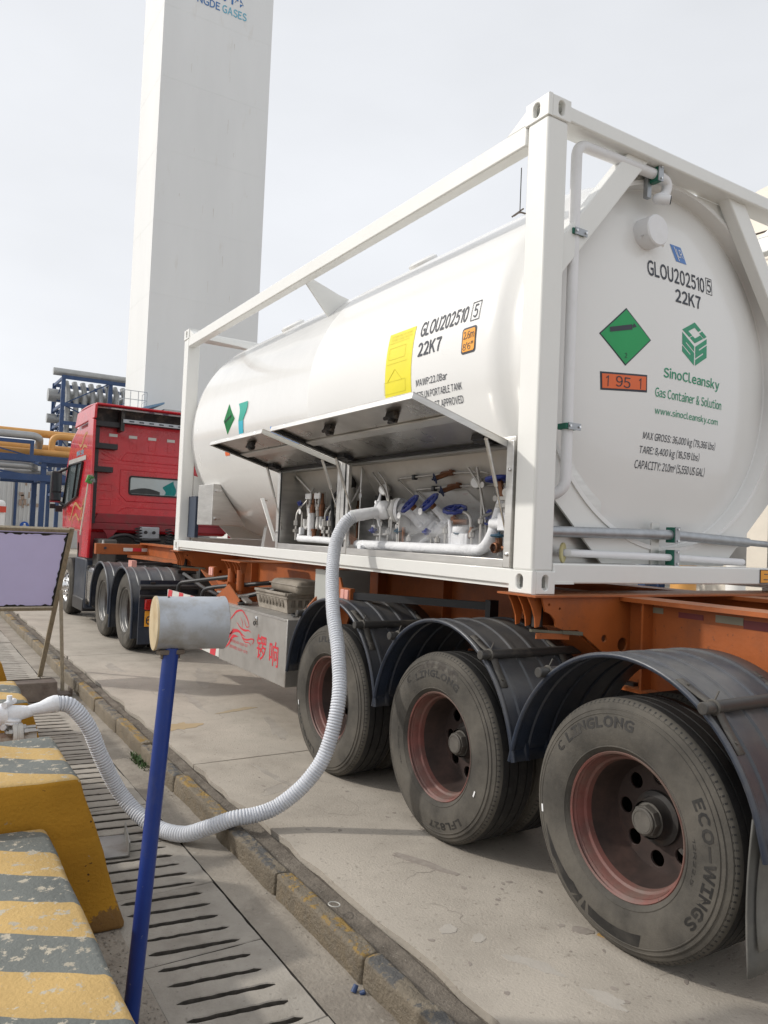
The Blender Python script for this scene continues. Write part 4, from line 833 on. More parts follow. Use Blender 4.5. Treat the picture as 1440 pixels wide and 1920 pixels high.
for a_, c_ in (((1.41, 2.80), (1.50, 2.72)), ((1.41, 2.80), (1.32, 2.72))): MB().bar(Vector(on_shell(*a_, .004)), Vector(on_shell(*c_, .004)), .001, .004).build('label_line', INKY, SHELL)
def rrect(y0, y1, z0, z1, r=.02):
    pts = []
    for cx, cz, a0 in ((y1+r, z0+r, pi), (y0-r, z0+r, pi*1.5), (y0-r, z1-r, 0), (y1+r, z1-r, pi/2)):
        for k in range(5): a = a0+pi/2*k/4; pts.append((cx+r*cos(a), cz+r*sin(a)))
    return pts
for ring, m_, h in ((rrect(.692, .558, 2.765, 2.922), INK, .002), (rrect(.681, .569, 2.777, 2.910, .014), AMBER, .004)):
    v, f = plate(ring, [], .0006); MB().add(v, f, lambda p: Vector(on_shell(p.x, p.y, h+p.z))).build('height_label', m_, SHELL, smooth=0)
lettering('2.6m', lambda u, v: on_shell(.674-.098*u, 2.852+.046*v, .0055), INK, SHELL); lettering("8'6\"", lambda u, v: on_shell(.674-.094*u, 2.786+.046*v, .0055), INK, SHELL)
for k, (m_, h) in enumerate(((GREENP, .003),)):
    v, f = plate([(4.53, 2.957), (4.33, 2.787), (4.525, 2.645), (4.63, 2.79)], [], .0006); MB().add(v, f, lambda p: Vector(on_shell(p.x, p.y, h))).build('hazard_diamond', m_, SHELL, smooth=0)
v, f = plate([(4.60, 2.765), (4.43, 2.815), (4.43, 2.835), (4.60, 2.785)], [], .0006); MB().add(v, f, lambda p: Vector(on_shell(p.x, p.y, .005))).build('hazard_diamond', INK, SHELL, smooth=0)
MB().grid(lambda u, v: on_shell((4.25-.23*u)*(1-v)+(4.20-.12*u)*v-.03*sin(v*4), 2.925-.18*v, .004), 2, 8).build('peeling_tape', TAPEG, SHELL)
MB().grid(lambda u, v: on_shell((4.22-.12*u)*(1-v)+(4.20-.10*u)*v, 2.745-.30*v, .004), 2, 8).build('peeling_tape', TAPE, SHELL)
spoly(3.46, 2.94, 2.37, 2.62, LRB if 0 else flat('bright_blue_sticker', (.01, .24, .72)), 'blue_sticker', .004); spoly(4.66, 4.54, 2.44, 2.48, ORANGEP, 'number_panel', .003, 2)

# ================================================================== SEMI-TRAILER
TR = thing('semi_trailer', 'orange skeletal semi-trailer with three dusty axles and blue-grey mudguards under the tank container', 'semi-trailer', (CX, 2, 0))
WX, WY, WZ, WP = -.096, -.703, .52, 1.31
AX = [WY+WP*k for k in range(3)]
for s_, xb in ((1, .72), (-1, CW-.72)):
    b = MB(); b.box(xb-.006, xb+.006, -2.7, 6.3, .93, 1.385); b.box(xb-.10, xb+.10, -2.7, 9.95, 1.3855, 1.408); b.box(xb-.09, xb+.09, -2.7, 6.3, .91, .9295); b.prism([(6.3, .93), (7.0, 1.20), (9.95, 1.22), (9.95, 1.385), (6.3, 1.385)], lambda v: Vector((v.z, v.x, v.y)), xb-.006, xb+.006)
    b.bar((xb, 6.28, .92), (xb, 7.0, 1.19), .18, .02); b.box(xb-.09, xb+.09, 7.0, 9.95, 1.19, 1.2095)
    mb_ = b.build('main_beam', ORANGE, TR, smooth=0)
    for yy in (-1.9, -1.1, -.17, .75, 1.6, 2.5, 3.4, 5.2): MB().box(min(xb-s_*.0061, xb-s_*.085), max(xb-s_*.0061, xb-s_*.085), yy-.006, yy+.006, .93, 1.385).build('web_stiffener', ORANGE, mb_)
    if s_ > 0:
        for ya, yb, z0, z1, m_ in ((-.10, -.24, 1.345, 1.375, REFWD), (-.335, -.48, 1.338, 1.366, REFRD), (-.548, -.695, 1.338, 1.375, REFWD), (-.697, -.85, 1.325, 1.366, REFRD), (-.86, -1.0, 1.32, 1.362, REFWD)):
            MB().box(.7115, .7137, yb, ya, z0-.01, z1-.01).build('reflector_strip', m_, mb_)
        for a in ((-.19, 1.083), (-.20, 1.12)): MB().cyl((.713, a[0], a[1]), (.70, a[0], a[1]), .006, 6).build('bolt', DARKM, mb_)
# cross bolsters carrying the container
def bolster(y0, front=False):
    b = MB()
    b.box(-.02, CW+.02, y0-.05, y0+.24, 1.4085, 1.4185)
    B = b.build('bolster', ORANGE, TR, smooth=0)
    pl = [(.01, 1.408), (.712, 1.408), (.712, 1.06), (.62, 1.06), (.56, 1.075), (.31, 1.235), (.20, 1.240), (.155, 1.255), (.145, 1.290), (.115, 1.320), (.075, 1.335), (.05, 1.408)]
    for yy in (y0-.02, y0+.20):
        for mir in (0, 1):
            v, f = plate(pl, [circ(.51, 1.185, .020, 16), circ(.655, 1.148, .038, 20), circ(.10, 1.370, .008, 8), circ(.175, 1.348, .008, 8)], .012)
            MB().add(v, f, lambda p: Vector((CW-p.x if mir else p.x, yy+p.z, p.y))).build('bolster_plate', ORANGE, B, smooth=0)
    for mir in (0, 1):
        mx = (lambda x: CW-x) if mir else (lambda x: x)
        for dy in (.02, .09, .165):
            q = [(-.01, 1.408), (.10, 1.408), (.09, 1.36), (.085, 1.30), (.075, 1.255), (.05, 1.25), (.045, 1.30), (.02, 1.36)]
            MB().prism(q, lambda v: Vector((mx(v.x), y0+dy+v.z, v.y)), -.004, .004).build('end_rib', ORANGE, B, smooth=0)
        b = MB(); b.cyl((mx(.10), y0+.06, 1.25), (mx(.10), y0+.06, 1.40), .03, 14); b.build('twist_lock', DARKM, B)
        b = MB(); b.bar((mx(.03), y0+.03, 1.235), (mx(.30), y0-.05, 1.222), .025, .012); b.bar((mx(.20), y0-.02, 1.228), (mx(.31), y0-.052, 1.221), .03, .018); b.build('lock_handle', mat('worn_lever', (.16, .15, .11), .5, .5, var=.3), B)
        MB().bar((mx(.05), y0+.01, 1.21), (mx(.24), y0-.03, 1.205), .012, .03).build('lock_guard', ORANGE, B)
        MB().bar((mx(.30), y0+.10, 1.235), (mx(.58), y0+.10, 1.065), .20, .010).build('bolster_gusset', ORANGE, B)
    return B
bolster(.0); bolster(5.86); 
# mid bolsters, without container locks in use
for y0 in (3.05, -2.4):
    b = MB(); b.box(.63, CW-.63, y0-.05, y0+.10, 1.2, 1.384); b.box(.63, CW-.63, y0-.06, y0+.12, 1.409, 1.416); b.build('cross_member', ORANGE, TR, smooth=0, bevel=.004)
B = MB().box(.02, .60, 4.00, 4.50, 1.375, 1.385).build('lock_bracket', ORANGE, TR)
for yy in (4.06, 4.14, 4.22, 4.34, 4.42):
    q = [(.02, 1.375), (.12, 1.375), (.11, 1.33), (.10, 1.27), (.07, 1.26), (.05, 1.33)]
    MB().prism(q, lambda v: Vector((v.x, yy+v.z, v.y)), -.004, .004).build('end_rib', ORANGE, B, smooth=0)
for yy in (4.14, 4.38):
    b = MB(); b.cyl((.09, yy, 1.10), (.09, yy, 1.30), .038, 14); b.cyl((.09, yy, 1.06), (.09, yy, 1.10), .030, 14); b.build('lock_cylinder', ORANGE, B)
b = MB(); b.bar((.06, 4.55, 1.06), (.06, 3.95, 1.06), .10, .015); b.bar((.06, 3.98, 1.05), (.05, 3.80, 1.02), .06, .02); b.build('lock_plate', STEELM, B)
b = MB(); b.prism([(.02, 1.18), (.35, 1.10), (.35, .98), (.02, .98)], lambda v: Vector((v.x, v.z, v.y)), 4.30, 4.32); b.prism([(4.52, .98), (3.95, .98), (3.90, 1.03), (4.2, 1.16), (4.52, 1.02)], lambda v: Vector((v.z, v.x, v.y)), -.005, .005); b.build('support_bracket', ORANGE, B, smooth=0)
for yy in (4.75, 1.93): 
    b = MB(); b.box(.0, .04, yy-.055, yy-.004, 1.21, 1.29); b.box(.0, .04, yy+.004, yy+.055, 1.21, 1.29); b.build('side_marker', PINK, TR, bevel=.004)
    MB().box(.012, .05, yy-.07, yy+.07, 1.20, 1.30).build('marker_bracket', ORANGE, TR)
b = MB(); b.bar((.05, 1.87, 1.25), (.55, .95, 1.26), .03, .05); b.bar((.55, .95, 1.30), (.55, .95, 1.15), .07, .05); b.build('marker_arm', BLACK, TR)
b = MB(); b.prism([(2.28, 1.36), (2.18, 1.36), (2.02, 1.08), (2.05, 1.02), (2.30, 1.02)], lambda v: Vector((v.z, v.x, v.y)), .10, .115); b.cyl((.09, 2.2, 1.10), (.13, 2.2, 1.10), .03, 12); b.build('orange_gusset', ORANGE, TR, smooth=0)
b = MB(); b.bar((.02, 2.62, 1.02), (.30, 2.55, 1.36), .03, .05); b.build('stay', ORANGE, TR)
b = MB(); b.box(.12, .50, 2.40, 2.62, 1.0, 1.40); b.build('white_panel', mat('grey_panel', (.45, .46, .43), .5, .3), TR)
# axles, springs, underbody
for yy in AX:
    b = MB(); b.cyl((.15, yy, WZ), (CW-.15, yy, WZ), .075, 14); b.obox((.72, yy, WZ+.09), (.12, .22, .10)); b.obox((CW-.72, yy, WZ+.09), (.12, .22, .10)); b.build('axle', DARKM, TR)
    for xb in (.72, CW-.72):
        b = MB()
        for k in range(4): b.tube([(xb, yy-.50+.07*k, .80-.012*k), (xb, yy, .68-.012*k+.03), (xb, yy+.50-.07*k, .80-.012*k)], .03, 6)
        b.obox((xb, yy-.60, .86), (.09, .20, .18)); b.build('leaf_spring', DARKM, TR)
    b = MB(); b.cyl((.50, yy-.20, .62), (.50, yy+.05, .62), .09, 14); b.build('brake_chamber', DARKM, TR)
b = MB(); b.cyl((.95, 2.9, .80), (.95, 4.2, .80), .14, 20); b.build('air_tank', DARKM, TR)
for xb in (.20, CW-.20):
    b = MB(); b.box(xb+.42, xb+.56, 6.9, 7.04, .35, 1.25); b.box(xb+.38, xb+.60, 6.85, 7.09, .28, .35); b.build('landing_leg', DARKM, TR, bevel=.006)
# hoses and rails ahead of the toolbox
for pts in ([(-.02, 5.75, .90), (-.02, 5.72, 1.06), (.05, 5.55, 1.09), (.30, 4.80, 1.20)], [(-.01, 4.95, .90), (-.01, 4.92, 1.05), (.06, 4.75, 1.09), (.32, 3.95, 1.19)], [(.25, 6.4, 1.12), (.30, 5.8, 1.0), (.3, 5.2, .95)], [(.05, 4.30, 1.02), (.10, 4.0, 1.06), (.28, 3.7, 1.15)]):
    MB().tube(elbow(pts, .10, 6), .022, 10).build('guard_tube', BLACK, TR)
b = MB(); b.cyl((.02, 4.36, 1.02), (.06, 4.36, 1.02), .03, 12); b.cyl((.04, 4.30, 1.05), (.04, 4.46, 1.05), .018, 10); b.cyl((.04, 4.36, .97), (.04, 4.36, 1.05), .016, 10); b.build('pipe_fitting', CHROME, TR)

# --- wheels
TP = [(.295, .004), (.305, -.006), (.3065, -.010), (.318, -.017), (.3195, -.0205), (.3225, -.0205), (.324, -.0185), (.352, -.027), (.374, -.030), (.395, -.031), (.4555, -.0215), (.457, -.0235), (.4605, -.0225), (.462, -.018), (.474, -.016), (.4755, -.0178), (.479, -.0165), (.4805, -.011), (.492, -.006), (.500, -.0015), (.5015, .0035), (.506, .005), (.515, .016), (.520, .030)]
def side_x(r):
    for (r0, x0), (r1, x1) in zip(TP, TP[1:]):
        if r0 <= r <= r1: return x0+(x1-x0)*(r-r0)/(r1-r0)
    return .0
tp = list(TP)
for x in (.075, .135, .195): tp += [(.520, x-.006), (.506, x-.004), (.506, x+.004), (.520, x+.006)]
tp += [(.520, .232), (.514, .246), (.500, .258), (.46, .272), (.395, .281), (.33, .270), (.295, .246)]
b = MB(); b.lathe([(r, x) for r, x in tp], (0, 0, 0), (1, 0, 0), 96)
for k in range(len(b.f)): b.mi[k] = 0 if (k//96) < len(TP)-1 or (k//96) >= len(tp)-7 else 1
# shoulder lugs
for k in range(120):
    a = 2*pi*k/120; c_, s_ = cos(a), sin(a); b.cur = 1
    ra, rb = .5035, .5145
    q = [(side_x(ra)-.0012, ra), (side_x(rb)-.0012, rb)]
    vs_ = []
    for (x, r) in q:
        for da in (-.007, .007): vs_.append((x, cos(a+da)*r, sin(a+da)*r))
    for (x, r) in q:
        for da in (-.007, .007): vs_.append((x+.012, cos(a+da)*r, sin(a+da)*r))
    b.add(vs_, [(0, 1, 3, 2), (0, 4, 5, 1), (2, 3, 7, 6), (0, 2, 6, 4), (1, 5, 7, 3)])
_t = b.build('tyre', [TYRE, TYRED], None, smooth=40); TYREME = _t.data; bpy.data.objects.remove(_t)
rp = [(.289, .0), (.297, -.005), (.302, .0), (.298, .010), (.289, .014), (.283, .022), (.277, .040), (.272, .055), (.262, .062), (.256, .085), (.250, .13), (.240, .17), (.232, .20), (.222, .222)]
DISC = mat('grimy_wheel_disc', (.040, .026, .022), .6, var=.3, scale=8, dirt=(.085, .05, .04), dscale=5, dlo=.5, dhi=.7, damt=.8)
def rim_mesh(m, depth=.228):
    b = MB(); b.lathe(rp, (0, 0, 0), (1, 0, 0), 72); b.mi = [1 if (k//72) >= 9 else 0 for k in range(len(b.f))]; b.lathe([(.283, .020), (.283, .246), (.295, .25)], (0, 0, 0), (1, 0, 0), 48)
    v, f = plate(circ(0, 0, .226, 48), [circ(.175*cos(2*pi*k/8), .175*sin(2*pi*k/8), .034, 18) for k in range(8)], .014, .002)
    b.cur = 1; b.add(v, f, lambda p: Vector((depth+p.z, p.x, p.y)))
    o = b.build('wheel', [m, DISC], None, smooth=35); me = o.data; bpy.data.objects.remove(o); return me
RIMME = rim_mesh(RIM)
b = MB(); b.lathe([(.115, .222), (.112, .205), (.09, .20), (.082, .19), (.078, .15)], (0, 0, 0), (1, 0, 0), 40)
for k in range(0):
    a = 2*pi*(k+.5)/10; p = Vector((.188, .128*cos(a), .128*sin(a))); b.cyl(p, p+Vector((-.032, 0, 0)), .015, 6); b.cyl(p+Vector((-.032, 0, 0)), p+Vector((-.045, 0, 0)), .010, 8)
_t = b.build('hub', HUBD, None); HUBME = _t.data; bpy.data.objects.remove(_t)
b = MB(); b.lathe([(.001, .112), (.050, .112), (.055, .116), (.055, .125)], (0, 0, 0), (1, 0, 0), 40); b.lathe([(.055, .1251), (.064, .126), (.066, .134), (.066, .155), (.060, .158)], (0, 0, 0), (1, 0, 0), 8); b.lathe([(.060, .158), (.073, .160), (.073, .20)], (0, 0, 0), (1, 0, 0), 32)
b.torus((.1115, 0, 0), (1, 0, 0), .044, .0016, 32, 6)
_t = b.build('hub_cap', HUB, None, smooth=30); CAPME = _t.data; bpy.data.objects.remove(_t)
def place(me, name, par, loc, flip=False):
    o = bpy.data.objects.new(name, me); COL.objects.link(o); o.parent = par
    o.location = Vector(loc)-off(par)
    if flip: o.rotation_euler = (0, 0, pi)
    return o
def wheel_at(par, x, y, z, rim, flip=False, inner=True, cap=True, spin=0.0):
    w = place(rim, 'wheel', par, (x, y, z), flip); w.rotation_euler[0] = spin
    for me, nm in ((TYREME, 'tyre'), (HUBME, 'hub')) + (((CAPME, 'hub_cap'),) if cap else ()):
        o = bpy.data.objects.new(nm, me); COL.objects.link(o); o.parent = w
    if inner:
        o = bpy.data.objects.new('inner_tyre', TYREME); COL.objects.link(o); o.parent = w; o.location = (.315, 0, 0)
    return w
def arc_text(w, body, phi0, phi1, r0, r1, m=None, h=.0015, **k):
    """lettering round the sidewall; phi clockwise from the top as seen from outside"""
    def fn(u, v):
        r = r0+(r1-r0)*v; p = radians(phi0+(phi1-phi0)*u); return (side_x(r)-h, -sin(p)*r, cos(p)*r)
    v, f = text2d(body, **k); b = MB(); b.add([fn(u, q) for u, q in v], f); o = b.build('tyre_lettering', m or TYREL, None, smooth=0); o.parent = w; return o
def arc_band(w, pts, m=None):
    v, f = plate(pts, [], .0004); b = MB()
    b.add(v, f, lambda p: Vector((side_x(p.y)-.001, -sin(radians(p.x))*p.y, cos(radians(p.x))*p.y))); o = b.build('sidewall_pattern', m or TYREL, None, smooth=0); o.parent = w
def arc_quad(w, q, m=None):
    A, B_, C_, D_ = [Vector(p) for p in q]
    def fn(u, v):
        p = (A*(1-u)+B_*u)*(1-v)+(D_*(1-u)+C_*u)*v; return (side_x(p.y)-.0012, -sin(radians(p.x))*p.y, cos(radians(p.x))*p.y)
    o = MB().grid(fn, 16, 6).build('sidewall_pattern', m or TYREL, None, smooth=60); o.parent = w
WL = [wheel_at(TR, WX, yy, WZ, RIMME, spin=s_) for yy, s_ in zip(AX, (0, 0, 0))]
for yy in AX: wheel_at(TR, CW-WX, yy, WZ, RIMME, True)
K = dict(bold=.045, res=2)
arc_text(WL[0], 'LINGLONG', -47, 8, .400, .448, **K); arc_text(WL[0], 'ECO-WINGS', 58, 128, .400, .446, **K); arc_text(WL[0], '12R22.5', 78, 106, .352, .366, bold=.0, res=2)
arc_text(WL[1], 'LINGLONG', -30, 30, .382, .424, **K); arc_text(WL[1], 'LFL827', 142, 182, .400, .440, **K); arc_text(WL[1], '315/80R22.5', 240, 275, .352, .366, bold=0, res=2)
arc_text(WL[2], 'LFL827', -18, 22, .400, .440, **K); arc_text(WL[2], 'LINGLONG', 198, 258, .395, .437, **K)
for w, c in ((WL[0], -54), (WL[1], -40)):
    arc_text(w, 'C', c-3, c+3, .402, .444, bold=.0, res=2); arc_text(w, 'L', c-1.5, c+2, .412, .434, bold=0, res=2)
for seg in ([(-106, .440), (-124, .455), (-143, .405), (-118, .425)], [(-126, .448), (-145, .456), (-151, .408), (-143, .398)], [(-147, .456), (-151, .456), (-153, .402), (-151, .402)], [(-154, .455), (-157, .455), (-156, .408), (-155, .408)], [(-160, .452), (-194, .454), (-198, .405), (-158, .408)]): arc_quad(WL[0], seg)
arc_quad(WL[1], [(-28, .432), (26, .432), (22, .474), (-14, .474)], mat('faded_sidewall_band', (.05, .043, .036), .8, var=.4, scale=30, dirt=(.14, .13, .11), dscale=14, dlo=.45, dhi=.65, damt=.9))
for w, c, r_ in ((WL[0], -98, .455), (WL[1], 112, .40), (WL[2], -104, .42)):
    b = MB(); p = radians(c); q = Vector((side_x(r_)-.003, -sin(p)*r_, cos(p)*r_)); t = Vector((0, -cos(p), -sin(p))); n_ = Vector((0, -sin(p), cos(p)))
    b.add([q-t*.017-n_*.005, q+t*.017-n_*.005, q+t*.017+n_*.005, q-t*.017+n_*.005], [(0, 1, 2, 3)]); o = b.build('sidewall_label', WHITEP, None, smooth=0); o.parent = w

# --- mudguards
FR = .700
def mudguard(par, yc, zc, x0, x1, r=FR, a0=12, a1=168, ridges=4, skirt=.12, lip=.016, flip=False, mt=None, sy=1.0):
    """half-round guard over a wheel; angles from the rear horizontal over the top to the front"""
    n = 40; xs = [x0, x0+.012]
    W_ = x1-x0; hs = [0, 0]
    for k in range(ridges):
        c = x0+W_*(k+.75)/(ridges+.5)
        for dx, h in ((-.030, 0), (-.022, .008), (-.004, .008), (.004, 0)): xs.append(c+dx); hs.append(h)
    xs.append(x1); hs.append(0)
    path = []
    for k in range(n+1):
        a = radians(a0+(a1-a0)*k/n); path.append((yc-cos(a)*r*sy, zc+sin(a)*r, -cos(a), sin(a)))
    if skirt:
        y_, z_, ny, nz = path[0]; path = [(y_-.02, z_-skirt, -1, 0)]+path; y_, z_, ny, nz = path[-1]; path.append((y_+.02, z_-skirt, 1, 0))
    b = MB(); m_ = len(xs); vs_ = []
    for (y_, z_, ny, nz) in path:
        for x, h in zip(xs, hs): vs_.append((x, y_+ny*h, z_+nz*h))
    b.add(vs_, [(j*m_+i, j*m_+i+1, (j+1)*m_+i+1, (j+1)*m_+i) for j in range(len(path)-1) for i in range(m_-1)])
    o = b.build('mudguard', mt or FENDER, par, smooth=40, solid=.006)
    b = MB(); e = x0 if not flip else x1
    b.tube([(e, y_, z_) for (y_, z_, ny, nz) in path], lip, 8); b.build('mudguard_lip', mt or FENDER, o, smooth=60)
    return o
for k, yy in enumerate(AX):
    c = yy+(-.02, .0, .02)[::-1][k]
    for flip in (False, True):
        x0, x1 = (-.125, .50) if not flip else (CW-.50, CW+.125)
        M_ = mudguard(TR, c, WZ, x0, x1, FR, 14, 166, 4, .08, .013, flip, sy=.94)
        if flip: continue
        for a in (52, 130):
            A = radians(a); y_, z_ = c-cos(A)*(FR*.94+.030), WZ+sin(A)*(FR+.030)
            b = MB(); b.cyl((-.165, y_, z_), (.66, y_, z_), .024, 14); b.lathe([(.001, -.004), (.021, -.004), (.0245, .0)], (-.165, y_, z_), (1, 0, 0), 14); P_ = b.build('support_tube', HUBD if 0 else mat('dusty_black_tube%d%d' % (k, a), (.05, .048, .045), .5, var=.3, dirt=(.17, .15, .12), dscale=6, damt=.7), TR, smooth=40)
            b = MB(); b.torus((-.105, y_, z_), (1, 0, 0), .026, .006, 18, 6); b.build('tube_clamp', HUB, P_)
            for xs_ in (-.085, .40):
                b = MB(); vs_ = []
                N_ = 12
                for j in range(N_+1):
                    aa = A+radians(-15+30*j/N_); bulge = .020*math.exp(-((j-N_/2)/2.2)**2)+.006; rr_ = FR+bulge
                    for dx in (-.022, .022): vs_.append((xs_+dx, c-cos(aa)*(rr_-FR*.06), WZ+sin(aa)*rr_))
                b.add(vs_, [(2*j, 2*j+1, 2*j+3, 2*j+2) for j in range(N_)]); b.build('strap', HUB, P_, solid=.005)
                b = MB()
                for dd in (-11.5, 11.5):
                    aa = A+radians(dd); b.cyl((xs_, c-cos(aa)*(FR*.94+.004), WZ+sin(aa)*(FR+.004)), (xs_, c-cos(aa)*(FR*.94+.016), WZ+sin(aa)*(FR+.016)), .007, 6)
                b.build('strap_bolt', HUB, P_)
            b = MB(); b.cyl((-.10, y_, z_+.02), (-.088, y_-.012, z_+.062), .004, 6); b.build('clamp_screw', HUB, P_)
# mud flap behind the last axle
MB().grid(lambda u, v: (-.12+.62*u, -1.285+.015*sin(v*3)+.01*u, .74-.55*v), 6, 8).build('mud_flap', mat('rubber_flap', (.10, .098, .09), .8, var=.2, dirt=(.2, .19, .17), damt=.6), TR, solid=.008)
MB().grid(lambda u, v: (-.085+.30*u, -1.300+.015*sin(v*3)+.01*u, .64-.36*v), 4, 6).build('flap_patch', mat('grey_flap', (.15, .145, .13), .8, var=.2, dirt=(.07, .065, .06), damt=.6), TR, solid=.006)
MB().box(-.11, .50, -1.30, -1.275, .72, .75).build('flap_bar', DARKM, TR)

# --- stainless toolbox with red print, striped side guard
b = MB(); b.box(-.06, .50, 2.72, 4.22, .442, .985); TB = b.build('toolbox', STEELM, TR, bevel=.006)
MB().box(-.066, -.0605, 2.74, 4.20, .970, .984).build('lid_edge', STEEL, TB)
b = MB(); b.box(-.068, -.0605, 3.325, 3.375, .875, .945); b.cyl((-.075, 3.35, .925), (-.06, 3.35, .925), .016, 10); b.build('lock_plate', CHROME, TB, bevel=.003)
b = MB(); b.torus((-.078, 3.35, .885), (1, 0, 0), .018, .004, 14, 6); b.build('lock_ring', DARKM, TB)
def tb(y, z, h=.0615): return (-h, y, z)
for ch, y0, y1, z0, z1 in (('锣', 3.315, 3.115, .585, .800), ('响', 3.045, 2.865, .575, .780)): lettering(ch, lambda u, v: tb(y0+(y1-y0)*u, z0+(z1-z0)*v), REDP, TB, bold=.008)
for k, z in enumerate((.645, .590)): lettering('服务热线: 400-0539-567' if k == 0 else '配件热线: 0537-8711', lambda u, v: tb(3.95-.43*u, z+.030*v), REDP, TB)
def ribbon(pts, ws, par, m):
    P_ = spline([(0, p[0], p[1]) for p in pts], 6); b = MB(); n = len(P_); vs_ = []
    for i, p in enumerate(P_):
        d = (P_[min(i+1, n-1)]-P_[max(i-1, 0)]).normalized(); nn = Vector((0, -d.z, d.y)); t = i/(n-1)*(len(ws)-1); k = min(int(t), len(ws)-2); w = (ws[k]+(ws[k+1]-ws[k])*(t-k))/2
        for s_ in (-1, 1): q = p+nn*w*s_; vs_.append(tb(q.y, q.z))
    b.add(vs_, [(2*i, 2*i+1, 2*i+3, 2*i+2) for i in range(n-1)]); b.build('horse_print', m, par, smooth=0)
# galloping horse in red strokes
S = [([(4.05, .80), (3.93, .87), (3.82, .935), (3.70, .958), (3.62, .945)], (.004, .012, .020, .014, .006)), ([(3.66, .95), (3.58, .915), (3.53, .875), (3.50, .835)], (.006, .016, .014, .005)), ([(3.50, .835), (3.56, .825), (3.60, .85), (3.62, .885)], (.004, .010, .008, .003)),
     ([(3.80, .84), (3.70, .80), (3.60, .79), (3.52, .80), (3.46, .79)], (.004, .014, .020, .012, .004)), ([(4.02, .62), (3.96, .70), (3.86, .755), (3.74, .765), (3.66, .745), (3.58, .735)], (.006, .030, .034, .022, .014, .004)), ([(4.08, .565), (3.98, .62), (3.88, .70), (3.76, .715)], (.004, .024, .034, .006)),
     ([(3.70, .745), (3.62, .715), (3.54, .715), (3.44, .735), (3.38, .735)], (.004, .014, .016, .012, .012)), ([(3.38, .735), (3.40, .705), (3.43, .69)], (.014, .008, .003)), ([(3.66, .72), (3.58, .69), (3.50, .695), (3.44, .675)], (.004, .010, .008, .003)), ([(3.72, .90), (3.66, .85), (3.66, .80)], (.003, .009, .004)), ([(3.88, .78), (3.92, .73), (3.99, .70)], (.004, .018, .003))]
for pts, ws in S: ribbon(pts, ws, TB, REDP)
SG = MB().box(-.058, -.046, 4.235, 6.0, .455, .965).build('side_guard', REFW, TR)
for k in range(5):
    y0 = 4.33+k*.40; b = MB(); b.prism([(y0, .454), (y0+.15, .454), (y0+.03, .966), (y0-.12, .966)], lambda v: Vector((v.z, v.x, v.y)), -.0605, -.0585); b.build('guard_stripe', REFR, SG, smooth=0)
# cable loops left on the toolbox lid
for c, r_ in (((.05, 3.95, .990), .05), ((.10, 2.86, .990), .055)):
    b = MB(); b.tube([Vector(c)+Vector((cos(t*.5)*r_*(1+.2*sin(t)), sin(t*.5)*r_*1.6, .006+.012*abs(sin(t*.9)))) for t in range(0, 22)], .006, 6)
    tag(b.build('cable_loop', RUBBERSEAL, None), 'black loop of cable lying on the toolbox lid %s' % ('behind the white drum' if c[1] > 3.5 else 'near the first mudguard'), 'cable', 'loose cables on the toolbox')
# front end: gooseneck cross beam with reflectors
b = MB(); b.box(-.09, CW+.09, 9.85, 9.98, 1.215, 1.385); FB = b.build('front_bolster', ORANGE, TR, smooth=0, bevel=.005)
for k in range(4): MB().box(.335+.145*k, .335+.145*(k+1), 9.842, 9.8475, 1.27, 1.325).build('reflector_strip', (REFWD if 0 else REFW) if k % 2 == 0 else REFR, FB)
MB().cyl((.05, 9.846, 1.315), (.05, 9.84, 1.315), .022, 12).build('beam_hole', INK, FB)
b = MB(); b.cyl((.03, 9.92, 1.385), (.03, 9.92, 1.44), .022, 10, .012); b.build('lock_pin', STEELM, FB)
b = MB(); b.prism([(.40, 9.85), (.90, 9.85), (.75, 7.9), (.62, 7.9)], lambda v: Vector((v.x, v.y, v.z)), 1.17, 1.213); b.build('gooseneck_plate', ORANGE, TR, smooth=0)
b = MB(); b.box(.02, .09, 8.02, 8.10, 1.11, 1.20); b.box(.02, .09, 8.12, 8.20, 1.11, 1.20); b.build('side_marker', PINK, TR); b = MB(); b.bar((.09, 8.1, 1.15), (.62, 8.1, 1.16), .05, .04); b.build('marker_arm', BLACK, TR)
# plastic basket and lidded tub on the toolbox
BK = thing('plastic_basket', 'dusty grey plastic basket with cut-out sides standing on the steel toolbox', 'basket', (.25, 3.45, .985))
b = MB()
X0, X1, Y0, Y1 = .10, .44, 3.10, 3.78
vs_ = []
for (a, c_, e) in ((0, 0, .03),):
    pass
lo = [(X0+.03, Y0+.03), (X1-.03, Y0+.03), (X1-.03, Y1-.03), (X0+.03, Y1-.03)]; hi = [(X0, Y0), (X1, Y0), (X1, Y1), (X0, Y1)]
b.add([(*p, .99) for p in lo]+[(*p, 1.15) for p in hi], [(0, 1, 2, 3), (0, 1, 5, 4), (1, 2, 6, 5), (2, 3, 7, 6), (3, 0, 4, 7)]); b.build('basket_wall', GREYPL, BK, solid=.006, smooth=0)
b = MB()
for p, q in zip(hi, hi[1:]+hi[:1]): b.bar((*p, 1.15), (*q, 1.15), .028, .022); b.bar((p[0]*.985+.004, p[1], 1.115), (q[0]*.985+.004, q[1], 1.115), .012, .008)
b.build('basket_rim', GREYPL, BK, bevel=.004)
for k in range(8):
    yy = Y0+.10+k*.07; MB().box(X0+.007, X0+.014, yy-.022, yy+.022, 1.04, 1.10).build('basket_slot', DIRT, BK)
for k in range(4):
    xx = X0+.07+k*.065; MB().box(xx-.018, xx+.018, Y0+.006, Y0+.014, 1.04, 1.10).build('basket_slot', DIRT, BK)
